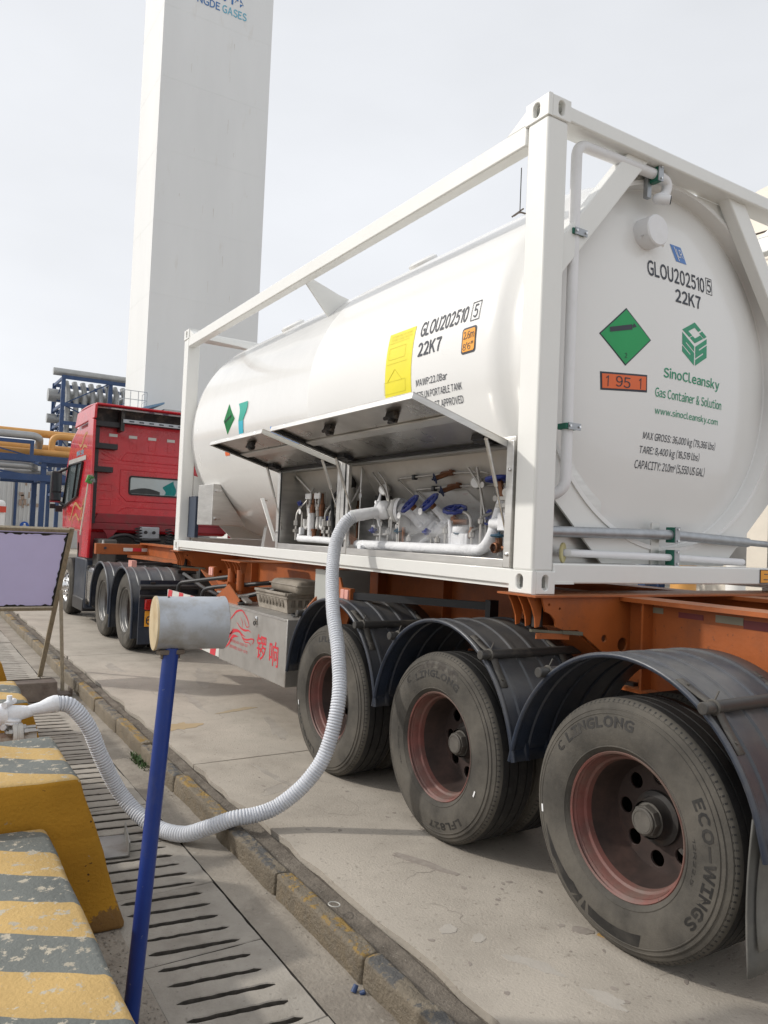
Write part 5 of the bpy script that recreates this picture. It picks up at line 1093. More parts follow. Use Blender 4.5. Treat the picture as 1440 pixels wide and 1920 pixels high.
b = MB(); b.box(.14, .45, 2.98, 3.56, 1.155, 1.27); o = b.build('storage_tub', mat('dusty_tub', (.235, .205, .165), .8, var=.25, scale=5, dirt=(.33, .29, .24), dscale=4, damt=.7), None, bevel=.05, seg=4); tag(o, 'dusty lidded storage tub sitting crooked in the plastic basket', 'tub')
MB().box(.135, .455, 2.975, 3.565, 1.225, 1.235).build('tub_rim', GREYPL, o, bevel=.004)

# --- transfer hose
HPTS = [(-1.93, 1.75, .668), (-1.84, 1.75, .645), (-1.74, 1.75, .52), (-1.655, 1.76, .33), (-1.53, 1.76, .10), (-1.40, 1.60, -.035), (-1.28, 1.41, -.048), (-1.17, 1.30, .005), (-1.05, 1.21, .068), (-.93, 1.17, .085), (-.80, 1.14, .130), (-.66, 1.08, .265), (-.56, 1.05, .44), (-.48, 1.08, .72), (-.42, 1.22, .97), (-.37, 1.40, 1.20), (-.29, 1.58, 1.44), (-.21, 1.69, 1.64), (-.13, 1.70, 1.775), (-.04, 1.66, 1.838)]
HS = thing('transfer_hose', 'white frosted corrugated hose sagging from the valve cabinet to the ground fitting', 'hose', (-1.2, 1.4, -.1))
path = spline(HPTS, 40)
cum = [0]
for p, q in zip(path, path[1:]): cum.append(cum[-1]+(q-p).length)
def at_len(s_):
    import bisect
    i = min(max(bisect.bisect(cum, s_)-1, 0), len(path)-2); t = (s_-cum[i])/max(1e-9, cum[i+1]-cum[i]); return path[i].lerp(path[i+1], t)
pts = []; rs = []; s_ = 0.0; PIT = .0165; HR = .043
hrnd = random.Random(5)
while s_ < cum[-1]-.05:
    j = hrnd.uniform(-.0008, .0008)
    for ds, rr_ in ((0, HR-.0065), (.10, HR-.0008), (.48, HR+.0016+j), (.84, HR-.0006), (.94, HR-.0065)):
        pts.append(at_len(s_+ds*PIT)); rs.append(rr_)
    s_ += PIT
MB().tube(pts, rs, 22).build('hose_tube', HOSEW, HS, smooth=60)
# end sleeves
e0 = at_len(0); e0b = at_len(.012)
b = MB(); b.tube([(-2.08, 1.75, .635), (-2.0, 1.75, .648), (-1.955, 1.75, .660), (-1.925, 1.75, .668), (-1.91, 1.75, .669)], [.026, .034, .044, .046, .044], 20); b.build('hose_sleeve', FROST, HS, smooth=60)
E1 = at_len(cum[-1]-.05); c0 = FC+ax*.09
# coupling: sleeve, cam clamp with wing nuts
b = MB(); b.tube([E1+(E1-c0)*.12, E1, E1.lerp(c0, .3), E1.lerp(c0, .6), c0+ax*.035], [.043, .043, .041, .038, .038], 22); b.build('hose_sleeve', FROST, HS, smooth=60)
b = MB(); b.lathe([(.038, .085), (.046, .082), (.046, .06), (.050, .055), (.064, .05), (.066, .02), (.060, -.012), (.052, -.02), (.001, -.022)], c0, ax, 24); CPL = b.build('coupling', FROST, HS, smooth=40)
b = MB(); u, w = frame_of(ax)
for s_ in (-1, 1):
    q = c0+ax*.075+Vector((0, 0, s_*.052)); b.cyl(q-Vector((0, 0, s_*.02)), q+Vector((0, 0, s_*.02)), .013, 10); b.cyl(q+Vector((0, 0, s_*.015)), q+Vector((.01, .0, s_*.062)), .011, 8, .007); b.cyl(q+Vector((-.03, 0, 0)), q+Vector((.03, 0, 0)), .012, 8)
b.torus(c0+ax*.075, ax, .046, .010, 24, 8); b.build('wing_clamp', FROST, CPL, smooth=40)

# ================================================================== TRACTOR UNIT
TU = thing('tractor_truck', 'red tractor truck with high cab and blue-grey mudguards coupled ahead of the trailer', 'truck', (CX, 10, 0))
CYR = 10.9
b = MB(); b.prism([(10.92, 1.55), (13.45, 1.55), (13.55, 2.05), (13.30, 2.85), (12.95, 3.30), (12.2, 3.55), (10.92, 3.50)], lambda v: Vector((v.z, v.x, v.y)), -.02, CW+.02)
CABS = b.build('cab', RED, TU, smooth=40, bevel=.07, seg=4)
# rear wall with pressed panels
b = MB(); b.box(.06, CW-.06, CYR-.004, CYR+.05, 1.86, 3.46); RW = b.build('rear_wall', RED, TU, bevel=.02, seg=3)
b = MB(); b.prism([(.12, 1.88), (CW-.12, 1.88), (CW-.05, 1.72), (.05, 1.72)], lambda v: Vector((v.x, v.z, v.y)), CYR-.02, CYR+.05); b.box(.0, CW, CYR-.03, CYR+.02, 1.60, 1.715); b.build('rear_sill', REDD, TU, smooth=0, bevel=.01)
def rib(pts, r=.013, m=RED): 
    b = MB(); b.tube([(p[0], CYR-.001, p[1]) for p in pts], r*.8, 8); o = b.build('pressing', m, RW, smooth=60); return o
rib([(.46, 1.93), (.585, 2.005), (CW-.585, 2.005), (CW-.46, 1.93)]); rib([(.47, 2.66), (.47, 2.23), (.59, 2.12), (CW-.59, 2.12), (CW-.47, 2.23), (CW-.47, 2.66)], .016)
rib([(.46, 2.815), (.55, 2.96), (CW-.55, 2.96), (CW-.46, 2.815), (.46, 2.815)], .014); rib([(.07, 2.755), (CW-.07, 2.745)], .008); rib([(.47, 2.66), (CW-.47, 2.66)], .012)
for z in (2.02, 2.12, 2.27, 2.38): rib([(.12, z), (.33, z)], .010)
rib([(.33, 2.12), (.33, 2.02)], .01); rib([(.33, 2.38), (.33, 2.27)], .01); rib([(.45, 2.17), (.53, 2.09), (.45, 2.02)], .012); rib([(.13, 2.92), (.37, 2.80), (.13, 2.80)], .011); rib([(.16, 2.96), (.42, 2.84), (.42, 2.70)], .008)
for k in range(6):
    x = .26+.335*k
    rib([(x, 3.20), (x, 3.02), (x+.12, 3.02), (x+.12, 3.20)], .008)
    MB().box(x-.03+.01, x+.12, CYR-.022, CYR-.006, 3.215, 3.265).build('reflector_strip', REFW, RW)
MB().box(.035, .075, CYR-.03, CYR-.006, 3.05, 3.20).build('reflector_strip', REFW, RW)
b = MB()
# rear window
def rr2(x0, x1, z0, z1, r, n=5):
    pts = []
    for cx, cz, a0 in ((x1-r, z1-r, 0), (x0+r, z1-r, pi/2), (x0+r, z0+r, pi), (x1-r, z0+r, 1.5*pi)):
        for k in range(n+1): a = a0+pi/2*k/n; pts.append((cx+r*cos(a), cz+r*sin(a)))
    return pts
v, f = plate(rr2(.615, 1.825, 2.225, 2.565, .05), [rr2(.640, 1.800, 2.25, 2.54, .035)], .02)
WF = MB().add(v, f, lambda p: Vector((p.x, CYR-.012+p.z, p.y))).build('rear_window', RUBBERSEAL, RW, smooth=0)
v, f = plate(rr2(.641, 1.799, 2.251, 2.539, .035), [], .004); WG = MB().add(v, f, lambda p: Vector((p.x, CYR-.010+p.z, p.y))).build('window_glass', mat('rear_glass', (.40, .46, .46), .07, var=.05, scale=2, spec=.9), RW, smooth=0)
MB().grid(lambda u, v: (1.24+.19*u+.03*sin(v*5), CYR-.0135, 2.255+.265*v*(.55+.45*u)), 4, 6).build('curtain', TEAL, RW)
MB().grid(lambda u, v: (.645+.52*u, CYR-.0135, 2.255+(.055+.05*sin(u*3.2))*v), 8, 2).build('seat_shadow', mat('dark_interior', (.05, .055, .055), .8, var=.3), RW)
# side fairings and roof spoiler
for s_, xo in ((1, -.10), (-1, CW+.10)):
    b = MB(); b.prism([(10.96, 1.12), (10.50, 1.12), (10.44, 1.6), (10.52, 3.44), (10.96, 3.52)], lambda v: Vector((v.z, v.x, v.y)), min(xo, xo+s_*.045), max(xo, xo+s_*.045)); b.build('side_fairing', RED, TU, smooth=0, bevel=.015, seg=3)
b = MB(); b.grid(lambda u, v: (-.06+(CW+.12)*u, 10.46+1.6*v, 3.70-.02*v+.06*sin(v*2.2)), 10, 6); SP = b.build('roof_spoiler', RED, TU, solid=.03)
for xo in (-.075, CW+.075): b = MB(); b.prism([(10.46, 3.69), (12.0, 3.70), (12.2, 3.45), (10.50, 3.46)], lambda v: Vector((v.z, v.x, v.y)), xo-.02, xo+.02); b.build('spoiler_cheek', RED, SP, smooth=0, bevel=.012)
MB().box(.0, CW, 10.93, 10.98, 3.46, 3.70).build('spoiler_back', DARKM, SP)
b = MB(); b.box(.40, CW-.40, 10.60, 10.63, 3.445, 3.505); SB2 = b.build('spoiler_bracket', GALV, SP)
for k in range(9): MB().box(.50+.17*k, .58+.17*k, 10.592, 10.5985, 3.465, 3.485).build('bracket_slot', INK, SB2)
for x in (.40, CW-.40): MB().box(x-.03, x+.03, 10.62, 10.90, 3.30, 3.66).build('spoiler_stay', DARKM, SP)
for z0, x1 in ((3.37, .42), (2.99, .36), (2.59, .30)):
    b = MB(); b.box(-.06, x1, 10.72, 10.89, z0-.01, z0+.085)
    o = b.build('step_bracket', BLACK, TU, bevel=.006)
    for k in range(5): MB().box(.0+k*.06, .035+k*.06, 10.792, 10.7985, z0+.015, z0+.06).build('step_rib', DARKM, o)
# door, window, mirror, decoration on the near side
xs_ = -.032
b = MB(); b.prism([(13.42, 1.97), (11.95, 2.19), (11.58, 2.79), (12.86, 2.80)], lambda v: Vector((v.z, v.x, v.y)), xs_, xs_+.006); b.build('side_window', mat('side_glass', (.09, .115, .12), .06, spec=.9), CABS, smooth=0)
for p, q in (((13.42, 1.97), (11.95, 2.19)), ((11.95, 2.19), (11.58, 2.79)), ((11.58, 2.79), (12.86, 2.80)), ((12.86, 2.80), (13.42, 1.97)), ((12.35, 2.14), (12.05, 2.79))): MB().bar((xs_-.004, *p), (xs_-.004, *q), .02, .05, (1, 0, 0)).build('window_trim', BLACK, CABS)
MB().box(xs_-.002, xs_+.004, 11.35, 13.0, 2.82, 2.90).build('rain_strip', STEELM, CABS)
b = MB(); b.box(-.30, -.10, 13.22, 13.36, 2.10, 2.70); MR = b.build('mirror', BLACK, TU, bevel=.04, seg=3)
b = MB(); b.box(-.285, -.115, 13.210, 13.2185, 2.30, 2.66); b.build('mirror_glass', GLASS, MR); b = MB(); b.box(-.285, -.115, 13.208, 13.2185, 2.13, 2.27); b.build('mirror_glass', GLASS, MR)
MB().box(-.31, -.12, 13.20, 13.22, 2.08, 2.11).build('mirror_trim', REDD, MR)
b = MB(); b.cyl((-.16, 13.28, 2.12), (-.03, 13.15, 2.02), .03, 10); b.cyl((-.16, 13.28, 2.68), (-.03, 13.15, 2.76), .03, 10); b.box(-.30, -.20, 13.2, 13.3, 1.96, 2.05); b.box(-.20, -.08, 13.15, 13.28, 1.90, 2.02); b.build('mirror_arm', BLACK, MR)
def gold(pts, w):
    P_ = spline([(0, *p) for p in pts], 6); b = MB(); vs_ = []
    for i, p in enumerate(P_):
        d = (P_[min(i+1, len(P_)-1)]-P_[max(i-1, 0)]).normalized(); n_ = Vector((0, -d.z, d.y)); k = w*sin(pi*(i+.3)/len(P_))
        for s_ in (-1, 1): q = p+n_*k*s_; vs_.append((-.0245, q.y, q.z))
    b.add(vs_, [(2*i, 2*i+1, 2*i+3, 2*i+2) for i in range(len(P_)-1)]); b.build('gold_flourish', GOLD, CABS, smooth=0)
MB().box(-.055, .065, 10.80, 10.90, 1.70, 3.45).build('fairing_gap', BLACK, TU)
for pts, w in (([(11.2, 2.15), (11.6, 1.95), (12.2, 2.05), (12.6, 1.75), (12.9, 1.9)], .03), ([(11.1, 1.9), (11.7, 1.75), (12.1, 1.85), (12.5, 1.62)], .025), ([(11.15, 2.3), (11.4, 2.1), (11.5, 1.9), (11.8, 1.65)], .025), ([(11.2, 3.2), (11.5, 3.3), (11.9, 3.1), (12.2, 3.2)], .03), ([(11.2, 3.0), (11.6, 3.08), (11.9, 2.95)], .025)): gold(pts, w)
lettering('解放', lambda u, v: (-.0245, 12.3-.7*u, 2.93+.10*v), TEXTC, CABS)
# chassis, deck, air lines
for xb in (.78, CW-.78): MB().box(xb-.04, xb+.04, 6.95, 13.2, .78, 1.05).build('chassis_rail', DARKM, TU)
b = MB(); b.box(.55, CW-.55, 7.6, 9.3, 1.055, 1.10); b.lathe([(.001, .09), (.45, .09), (.48, .06), (.48, 0)], (CX, 8.5, 1.08), (0, 0, 1), 28); b.build('fifth_wheel', DARKM, TU)
b = MB(); b.box(.35, CW-.35, 9.45, 10.85, 1.06, 1.09); b.build('deck_plate', DARKM, TU)
b = MB(); b.box(.80, 1.15, 10.72, 10.80, 1.46, 1.68); b.build('air_manifold', GALV, TU, bevel=.02)
for k in range(2):
    MB().cyl((.88+.14*k, 10.60, 1.58), (.88+.14*k, 10.63, 1.58), .03, 12).build('air_coupling', BLACK, TU)
for x in (.70, 1.22):
    b = MB(); pts = [(x+.055*cos(t*.55)+.02*sin(t*.05), 10.45+.055*sin(t*.55), 1.66-.30*t/70) for t in range(72)]; b.tube(pts, .010, 6); b.build('air_coil', BLACK, TU)
b = MB(); b.tube(spline([(.22, 10.5, 1.42), (.35, 10.45, 1.50), (.55, 10.5, 1.52), (.75, 10.5, 1.45), (1.1, 10.5, 1.46)], 6), .03, 10); b.tube(spline([(.10, 10.4, 1.20), (.30, 10.3, 1.30), (.6, 10.3, 1.15)], 6), .02, 8); b.build('air_hose', BLACK, TU)
b = MB(); b.prism([(.18, 1.60), (.42, 1.60), (.36, 1.52), (.34, 1.40), (.26, 1.40), (.24, 1.52)], lambda v: Vector((v.x, v.z, v.y)), 10.70, 10.74); b.build('cab_latch', REDD, TU, smooth=0, bevel=.004)
b = MB(); b.box(.05, .35, 10.35, 10.8, .95, 1.45); b.build('air_filter', mat('dusty_filter', (.11, .105, .095), .6, .3, var=.25), TU, bevel=.03)
b = MB(); b.box(.25, CW-.25, 11.0, 12.9, .55, 1.54); b.box(.45, CW-.45, 10.2, 11.0, .60, 1.02); b.build('engine_block', DARKM, TU, bevel=.03)
# fuel tank and steps on the near side
b = MB(); b.box(-.06, .55, 9.88, 10.72, .36, .99); b.build('fuel_tank', CHROME, TU, bevel=.09, seg=4)
for yy in (10.02, 10.55): MB().box(-.068, .55, yy-.03, yy+.03, .35, 1.0).build('tank_strap', DARKM, TU, bevel=.09, seg=4)
b = MB(); b.box(-.05, .50, 10.75, 11.75, .25, 1.10); b.build('side_locker', FENDER, TU, bevel=.03); MB().box(-.07, .30, 10.80, 11.70, .20, .42).build('side_step', BLACK, TU, bevel=.02)
b = MB(); b.box(-.04, .45, 11.5, 11.62, .75, 1.35); b.build('wheel_arch', FENDER, TU)
MB().prism([(10.98, 1.10), (11.6, 1.10), (11.75, 1.56), (10.98, 1.56)], lambda v: Vector((v.z, v.x, v.y)), -.04, .30).build('step_panel', REDD, TU, smooth=0, bevel=.01)
# wheels and mudguards
RIMG_ME = rim_mesh(RIMG, .17)
for yy in (7.86, 9.22):
    wheel_at(TU, -.07, yy, .53, RIMG_ME); wheel_at(TU, CW+.07, yy, .53, RIMG_ME, True)
    for flip in (False, True):
        x0, x1 = (-.13, .62) if not flip else (CW-.62, CW+.13)
        mudguard(TU, yy+.02, .48, x0, x1, .635, 18, 162, 4, .28 if yy > 9 else .45, .018, flip)
b = MB(); b.lathe([(.30, -.005), (.295, .0), (.285, .02), (.27, .03), (.24, .012), (.15, -.03), (.13, -.07), (.10, -.10), (.001, -.105)], (0, 0, 0), (1, 0, 0), 48)
for k in range(10):
    a = 2*pi*k/10; p = Vector((-.035, .165*cos(a), .165*sin(a))); b.cyl(p, p+Vector((-.04, 0, 0)), .014, 6)
_t = b.build('wheel', CHROME, None, smooth=35); FRIM = _t.data; bpy.data.objects.remove(_t)
for x, fl in ((-.06, False), (CW+.06, True)):
    w = place(FRIM, 'wheel', TU, (x, 12.35, .53), fl); o = bpy.data.objects.new('tyre', TYREME); COL.objects.link(o); o.parent = w
    for k in range(10):
        a = 2*pi*(k+.5)/10; bb = MB(); bb.cyl((-.012, .215*cos(a), .215*sin(a)), (-.004, .215*cos(a), .215*sin(a)), .024, 12); o = bb.build('hand_hole', INK, None); o.parent = w
# rear flap with lamps and number plate
b = MB(); b.box(-.12, .62, 6.98, 7.00, .19, 1.0); RF = b.build('rear_flap', FENDER, TU)
for z in (.40, .64, .90): MB().box(-.122, .622, 6.972, 6.979, z, z+.012).build('flap_rib', FENDER, RF)
b = MB(); b.cyl((-.13, 6.93, .915), (.75, 6.93, .915), .035, 14); b.cyl((-.13, 6.93, .80), (.75, 6.93, .80), .022, 12); b.box(.0, .06, 6.93, 6.97, .86, .98); b.build('rear_tube', BLACK, TU)
b = MB(); b.box(-.06, .08, 6.90, 6.965, .63, .765); LP = b.build('tail_lamp', LAMPR, TU, bevel=.006)
for x0, m_ in ((.083, LAMPO), (.16, LAMPR)): MB().box(x0, x0+.075, 6.90, 6.965, .63, .765).build('lamp_lens', m_, LP, bevel=.006)
b = MB(); b.box(-.05, .42, 6.95, 6.962, .415, .615); NP = b.build('number_plate', PLATE, TU, bevel=.004)
lettering('6', lambda u, v: (-.035+.065*u, 6.947, .44+.11*v), INK, NP, bold=.02); 
# brush leaning on the fairing
BR = thing('cleaning_brush', 'long handled green brush hanging on the cab fairing', 'brush', (-.16, 10.41, 1.6))
MB().cyl((-.235, 10.41, 1.50), (-.155, 10.41, 2.36), .011, 10).build('handle', mat('pale_handle', (.60, .55, .45), .5), BR)
b = MB(); b.obox((-.135, 10.40, 2.42), (.10, .08, .13), .3, 'Y'); b.build('head', flat('green_plastic', (.05, .25, .03)), BR, bevel=.01)
b = MB(); rr = random.Random(8)
for k in range(160):
    p = Vector((-.125, 10.38, 2.43)); d = Vector((rr.uniform(-.5, 1), rr.uniform(-1, .3), rr.uniform(-.9, 1))).normalized()*rr.uniform(.06, .12); s_ = Vector((.004, 0, .003)); b.add([p-s_, p+s_, p+d], [(0, 1, 2)])
b.build('bristles', mat('grey_bristles', (.35, .38, .36), .8, var=.3, scale=40), BR, smooth=0)

# ================================================================== FOREGROUND THINGS
WPO = thing('drum_post', 'leaning blue pole carrying a white metal drum with yellowed end cap, in the foreground', 'post', (-1.93, -.11, -.1))
b = MB(); b.cyl((-1.945, -.11, -.30), (-1.853, -.11, 1.245), .0285, 20); b.build('pole', BLUEP, WPO)
b = MB(); b.lathe([(.0965, 0), (.098, .004), (.098, .010), (.0965, .014), (.0965, .240), (.0985, .246), (.0985, .256), (.094, .258)], (-1.915, -.11+.026, 1.332), (.994, -.113, 0), 48); DR_ = b.build('drum', DRUMW, WPO, smooth=40)
b = MB(); b.lathe([(.001, -.001), (.093, .0), (.0975, .001), (.0985, .006)], (-1.915, -.11+.026, 1.332), (.994, -.113, 0), 48); b.build('end_cap', DRUMC, DR_, smooth=30)
b = MB(); b.lathe([(.001, .2585), (.094, .2585)], (-1.915, -.11+.026, 1.332), (.994, -.113, 0), 48); b.build('end_cap', DRUMW, DR_)
b = MB(); b.box(-1.90, -1.81, -.135, -.085, 1.222, 1.240); b.cyl((-1.885, -.11, 1.205), (-1.885, -.11, 1.25), .007, 6); b.cyl((-1.825, -.11, 1.205), (-1.825, -.11, 1.25), .007, 6); b.build('saddle_plate', RUSTST, WPO, bevel=.003)
MB().cyl((-1.870, -.106, 1.425), (-1.870, -.106, 1.43), .004, 6).build('rivet', DARKM, DR_)

SG_ = thing('sign_board', 'blank lilac sign board in a weathered frame standing on legs beside the kerb', 'sign board', (-1.4, 6.3, -.1))
def sgn(a, t):   # a: 0 at right stile going left, t: 0 at the foot, 1 at the top
    B0, T0 = Vector((-1.268, 6.757, -.1)), Vector((-1.14, 6.0, 1.632)); return B0+(T0-B0)*t+Vector((-a, 0, 0))
nrm = Vector((0, -1.732, -.757)).normalized()
W_ = .86
for a, t0, t1 in ((0, 0, 1.0), (W_, 0, 1.0)): MB().bar(sgn(a, t0), sgn(a, t1), .05, .035, nrm).build('stile', OLDFRAME, SG_, bevel=.003)
for t in (.985, .475): MB().bar(sgn(.022, t), sgn(W_-.022, t), .035, .055, nrm).build('rail', OLDFRAME, SG_, bevel=.003)
b = MB(); b.add([sgn(.026, .49)+nrm*.005, sgn(W_-.026, .49)+nrm*.005, sgn(W_-.026, .97)+nrm*.005, sgn(.026, .97)+nrm*.005], [(0, 1, 2, 3)]); b.build('sheet', LILAC, SG_, smooth=0, solid=.004)
b = MB(); rr = random.Random(2)
edge = [(sgn(.03, .49+.48*k/24)) for k in range(25)]; vs_ = []
for k, p in enumerate(edge): w = .012+rr.uniform(0, .022)*(rr.random() < .5); vs_ += [p+nrm*.010+Vector((.004, 0, 0)), p+nrm*.010-Vector((w, 0, 0))]
b.add(vs_, [(2*k, 2*k+1, 2*k+3, 2*k+2) for k in range(24)])
for t in (.962, .492):
    vs_ = []
    for k in range(30):
        p = sgn(.03+(W_-.06)*k/29, t); w = .008+rr.uniform(0, .02)*(rr.random() < .4); s_ = -1 if t > .9 else 1; up = (sgn(0, 1)-sgn(0, 0)).normalized(); vs_ += [p+nrm*.010-up*s_*.004, p+nrm*.010+up*s_*w]
    b.add(vs_, [(2*k, 2*k+1, 2*k+3, 2*k+2) for k in range(29)])
b.build('black_tape', RUBBERSEAL, SG_, smooth=0)
for a in (0, W_): MB().bar(sgn(a-.02, .60)+nrm*.02, (-1.18-a, 5.80, -.1), .035, .03).build('prop_leg', OLDFRAME, SG_, bevel=.003)

b = MB(); b.prism([(5.35, -.095), (6.35, -.095), (6.35, -.055), (5.62, .085), (5.42, .080)], lambda v: Vector((v.z, v.x, v.y)), -1.86, -1.30)
CK = b.build('steel_chock', RUSTST, None, smooth=0, bevel=.006); tag(CK, 'grey-brown steel wedge chock lying at the foot of the sign board', 'chock')
MB().box(-1.84, -1.32, 5.60, 6.30, .0, .004, lambda v: Vector((v.x, v.y, .089-(v.y-5.60)*.188+v.z))).build('top_plate', mat('worn_tan_plate', (.30, .26, .21), .7, .2, var=.15), CK, smooth=0)
b = MB(); b.box(-1.29, -1.13, 5.52, 5.70, -.098, -.07); b.box(-1.145, -1.13, 5.52, 5.70, -.07, -.02); tag(b.build('angle_bracket', RUSTST, None, bevel=.003), 'small rusty angle bracket under the sign board leg', 'bracket')
b = MB(); b.box(-1.70, -1.55, 1.36, 1.66, -.097, -.089); b.box(-1.558, -1.55, 1.36, 1.66, -.089, -.022)
R_ = Matrix.Rotation(-.16, 3, 'Z'); c_ = Vector((-1.62, 1.5, 0)); b.v = [tuple(R_@(Vector(v)-c_)+c_) for v in b.v]
tag(b.build('steel_angle', mat('bare_steel', (.27, .27, .26), .45, .7, var=.2, dirt=(.16, .12, .09), damt=.6), None, smooth=0, bevel=.001), 'short offcut of steel angle lying on the drain covers', 'steel bracket')

# frosted shore fitting
FT = thing('pipe_fitting', 'frost covered flange and valve fitting where the hose starts at the left edge', 'pipe fitting', (-2.3, 1.75, -.1))
b = MB(); b.lathe([(.05, -.9), (.05, -.14), (.092, -.14), (.095, -.136), (.095, -.112), (.092, -.108), (.088, -.106), (.095, -.103), (.095, -.078), (.092, -.074), (.06, -.07), (.055, -.03), (.062, -.025), (.062, .03), (.05, .035), (.04, .10), (.027, .16)], (-2.20, 1.75, .625), (1, 0, 0.06), 32)
for k in range(8):
    a = 2*pi*(k+.5)/8; p = Vector((-2.31, 1.75+.078*cos(a), .620+.078*sin(a))); b.cyl(p-Vector((.05, 0, 0)), p+Vector((.06, 0, .003)), .010, 6)
b.build('flange_body', FROST, FT, smooth=35)
b = MB()
for s_ in (-1, 1): b.cyl((-2.16, 1.75+s_*.0, .628+s_*.055), (-2.16, 1.75, .628+s_*.10), .014, 10); b.cyl((-2.19, 1.70, .628+s_*.06), (-2.13, 1.80, .628+s_*.06), .016, 10)
b.torus((-2.15, 1.74, .60), (.2, 0, 1), .045, .011, 24, 8); b.torus((-2.15, 1.74, .585), (.2, 0, 1), .045, .009, 24, 8); b.build('cam_lock', FROST, FT, smooth=50)
LPF = thing('rusty_pipe', 'lower pipe with rusty bolted flange below the frosted fitting', 'pipe', (-2.4, 1.72, -.1))
b = MB(); b.cyl((-3.0, 1.70, .495), (-2.14, 1.70, .495), .045, 20); b.build('pipe_run', mat('rusty_pipe', (.42, .37, .31), .6, .2, var=.2, dirt=(.17, .07, .03), dscale=8, dlo=.42, dhi=.6, damt=.9), LPF)
b = MB(); b.lathe([(.045, 0), (.082, 0), (.084, .003), (.084, .020), (.080, .023), (.080, .028), (.084, .031), (.084, .048), (.082, .051), (.05, .052), (.048, .12), (.001, .125)], (-2.145, 1.70, .502), (1, 0, 0), 28); b.build('flange', mat('stained_flange', (.50, .48, .44), .6, .1, var=.2, dirt=(.22, .10, .05), dscale=9, dlo=.5, dhi=.65, damt=.8), LPF, smooth=35)
b = MB()
for k in range(4):
    a = 2*pi*(k+.5)/4; p = Vector((-2.12, 1.70+.066*cos(a), .502+.066*sin(a))); b.cyl(p-Vector((.06, 0, 0)), p+Vector((.10, 0, 0)), .010, 8); b.cyl(p+Vector((.03, 0, 0)), p+Vector((.05, 0, 0)), .018, 6); b.cyl(p-Vector((.045, 0, 0)), p-Vector((.028, 0, 0)), .018, 6)
b.build('bolts', STEELM, LPF)
b = MB(); b.box(-2.42, -2.36, 1.60, 1.90, -.1, .46); b.box(-2.86, -2.80, 1.60, 1.90, -.1, .52); b.build('pipe_stand', GALV, LPF)

# antenna on the tank
AN = thing('whip_antenna', 'thin whip antenna on a bent rusty bracket on top of the tank', 'antenna', (.80, .80, 3.87))
AP = Vector((.69, .98, 3.885))
b = MB(); b.cyl(AP, AP+Vector((0, 0, .31)), .0035, 6); b.build('rod', DARKM, AN)
b = MB(); b.tube(elbow([AP+Vector((-.05, 0, -.03)), AP+Vector((0, 0, .01)), AP+Vector((.06, -.02, .0)), AP+Vector((.10, -.02, .05)), AP+Vector((.05, -.03, .06))], .02, 4), .006, 6); b.tube([AP+Vector((-.05, .02, -.03)), AP+Vector((.03, 0, .04))], .006, 6); b.build('bracket', RUSTST, AN)

# litter
b = MB(); b.torus((-.975, .157, .024), (.1, 0, 1), .026, .0025, 26, 6); tag(b.build('plastic_ring', flat('pale_ring', (.55, .54, .50)), None), 'thin pale plastic ring lying beside the kerb', 'litter')
b = MB(); b.cyl((-1.12, -.28, -.098), (-1.105, -.275, -.075), .012, 12, .010); b.cyl((-1.10, -.30, -.098), (-1.085, -.31, -.09), .009, 10); tag(b.build('bottle_cap', flat('blue_cap', (.03, .06, .15)), None), 'crushed blue plastic cap in the gutter by the kerb', 'litter')
# ================================================================== BACKGROUND
TW = thing('cold_box_tower', 'tall white air separation tower with blue lettering rising behind the cab', 'tower', (11.4, 42.2, 0))
TX0, TX1, TY0, TY1 = 8.19, 14.68, 40.0, 44.4
TWB = MB().box(TX0, TX1, TY0, TY1, -.1, 62).build('cladding', TOWERM, TW, smooth=0)
for k in range(13):
    z = 6.5+k*4.1; MB().box(TX0-.004, TX1+.004, TY0-.004, TY1+.004, z, z+.025).build('panel_joint', TOWERM, TWB)
rr = random.Random(6)
STREAK = flat('rust_streak', (.50, .44, .37), .8)
for k in range(20):
    x, z, h = rr.uniform(TX0+.3, TX1-.4), rr.uniform(9, 33), rr.uniform(.1, .7); x = TX0+.3+(x-TX0)*.75 if rr.random() < .6 else x
    w = rr.uniform(.005, .011); MB().add([(x-w, TY0-.006, z), (x+w, TY0-.006, z), (x+w*.3, TY0-.006, z-h), (x-w*.3, TY0-.006, z-h)], [(0, 1, 2, 3)]).build('rust_streak', STREAK, TWB, smooth=0)
lettering('GASES', lambda u, v: (11.52+1.50*u, TY0-.02, 31.93+.47*v), TEXTC, TW, bold=.015); lettering('NGDE', lambda u, v: (10.02+1.36*u, TY0-.02, 31.93+.47*v), TEXTB, TW, bold=.015)
for k, ch in enumerate('德气体'): lettering(ch, lambda u, v: (9.55+1.18*k+1.0*u, TY0-.02, 32.62+1.05*v), TEXTB, TW, bold=.02)
CG = thing('ladder_cage', 'wire railing on a low roof in front of the tower foot', 'railing', (7.2, 38, 7))
b = MB()
for x, y in ((6.65, 38), (7.0, 38), (7.4, 38), (7.85, 38), (7.85, 39), (6.65, 39)): b.cyl((x, y, 6.5), (x, y, 8.75), .018, 6)
for z in (8.75, 8.3, 7.8): b.tube([(6.65, 39, z), (6.65, 38, z), (7.85, 38, z), (7.85, 39, z)], .018, 6)
b.build('rails', GALV, CG)
LRF = thing('low_roof_building', 'low building with blue edged roof between the cab and the tower', 'building', (9, 39, 0))
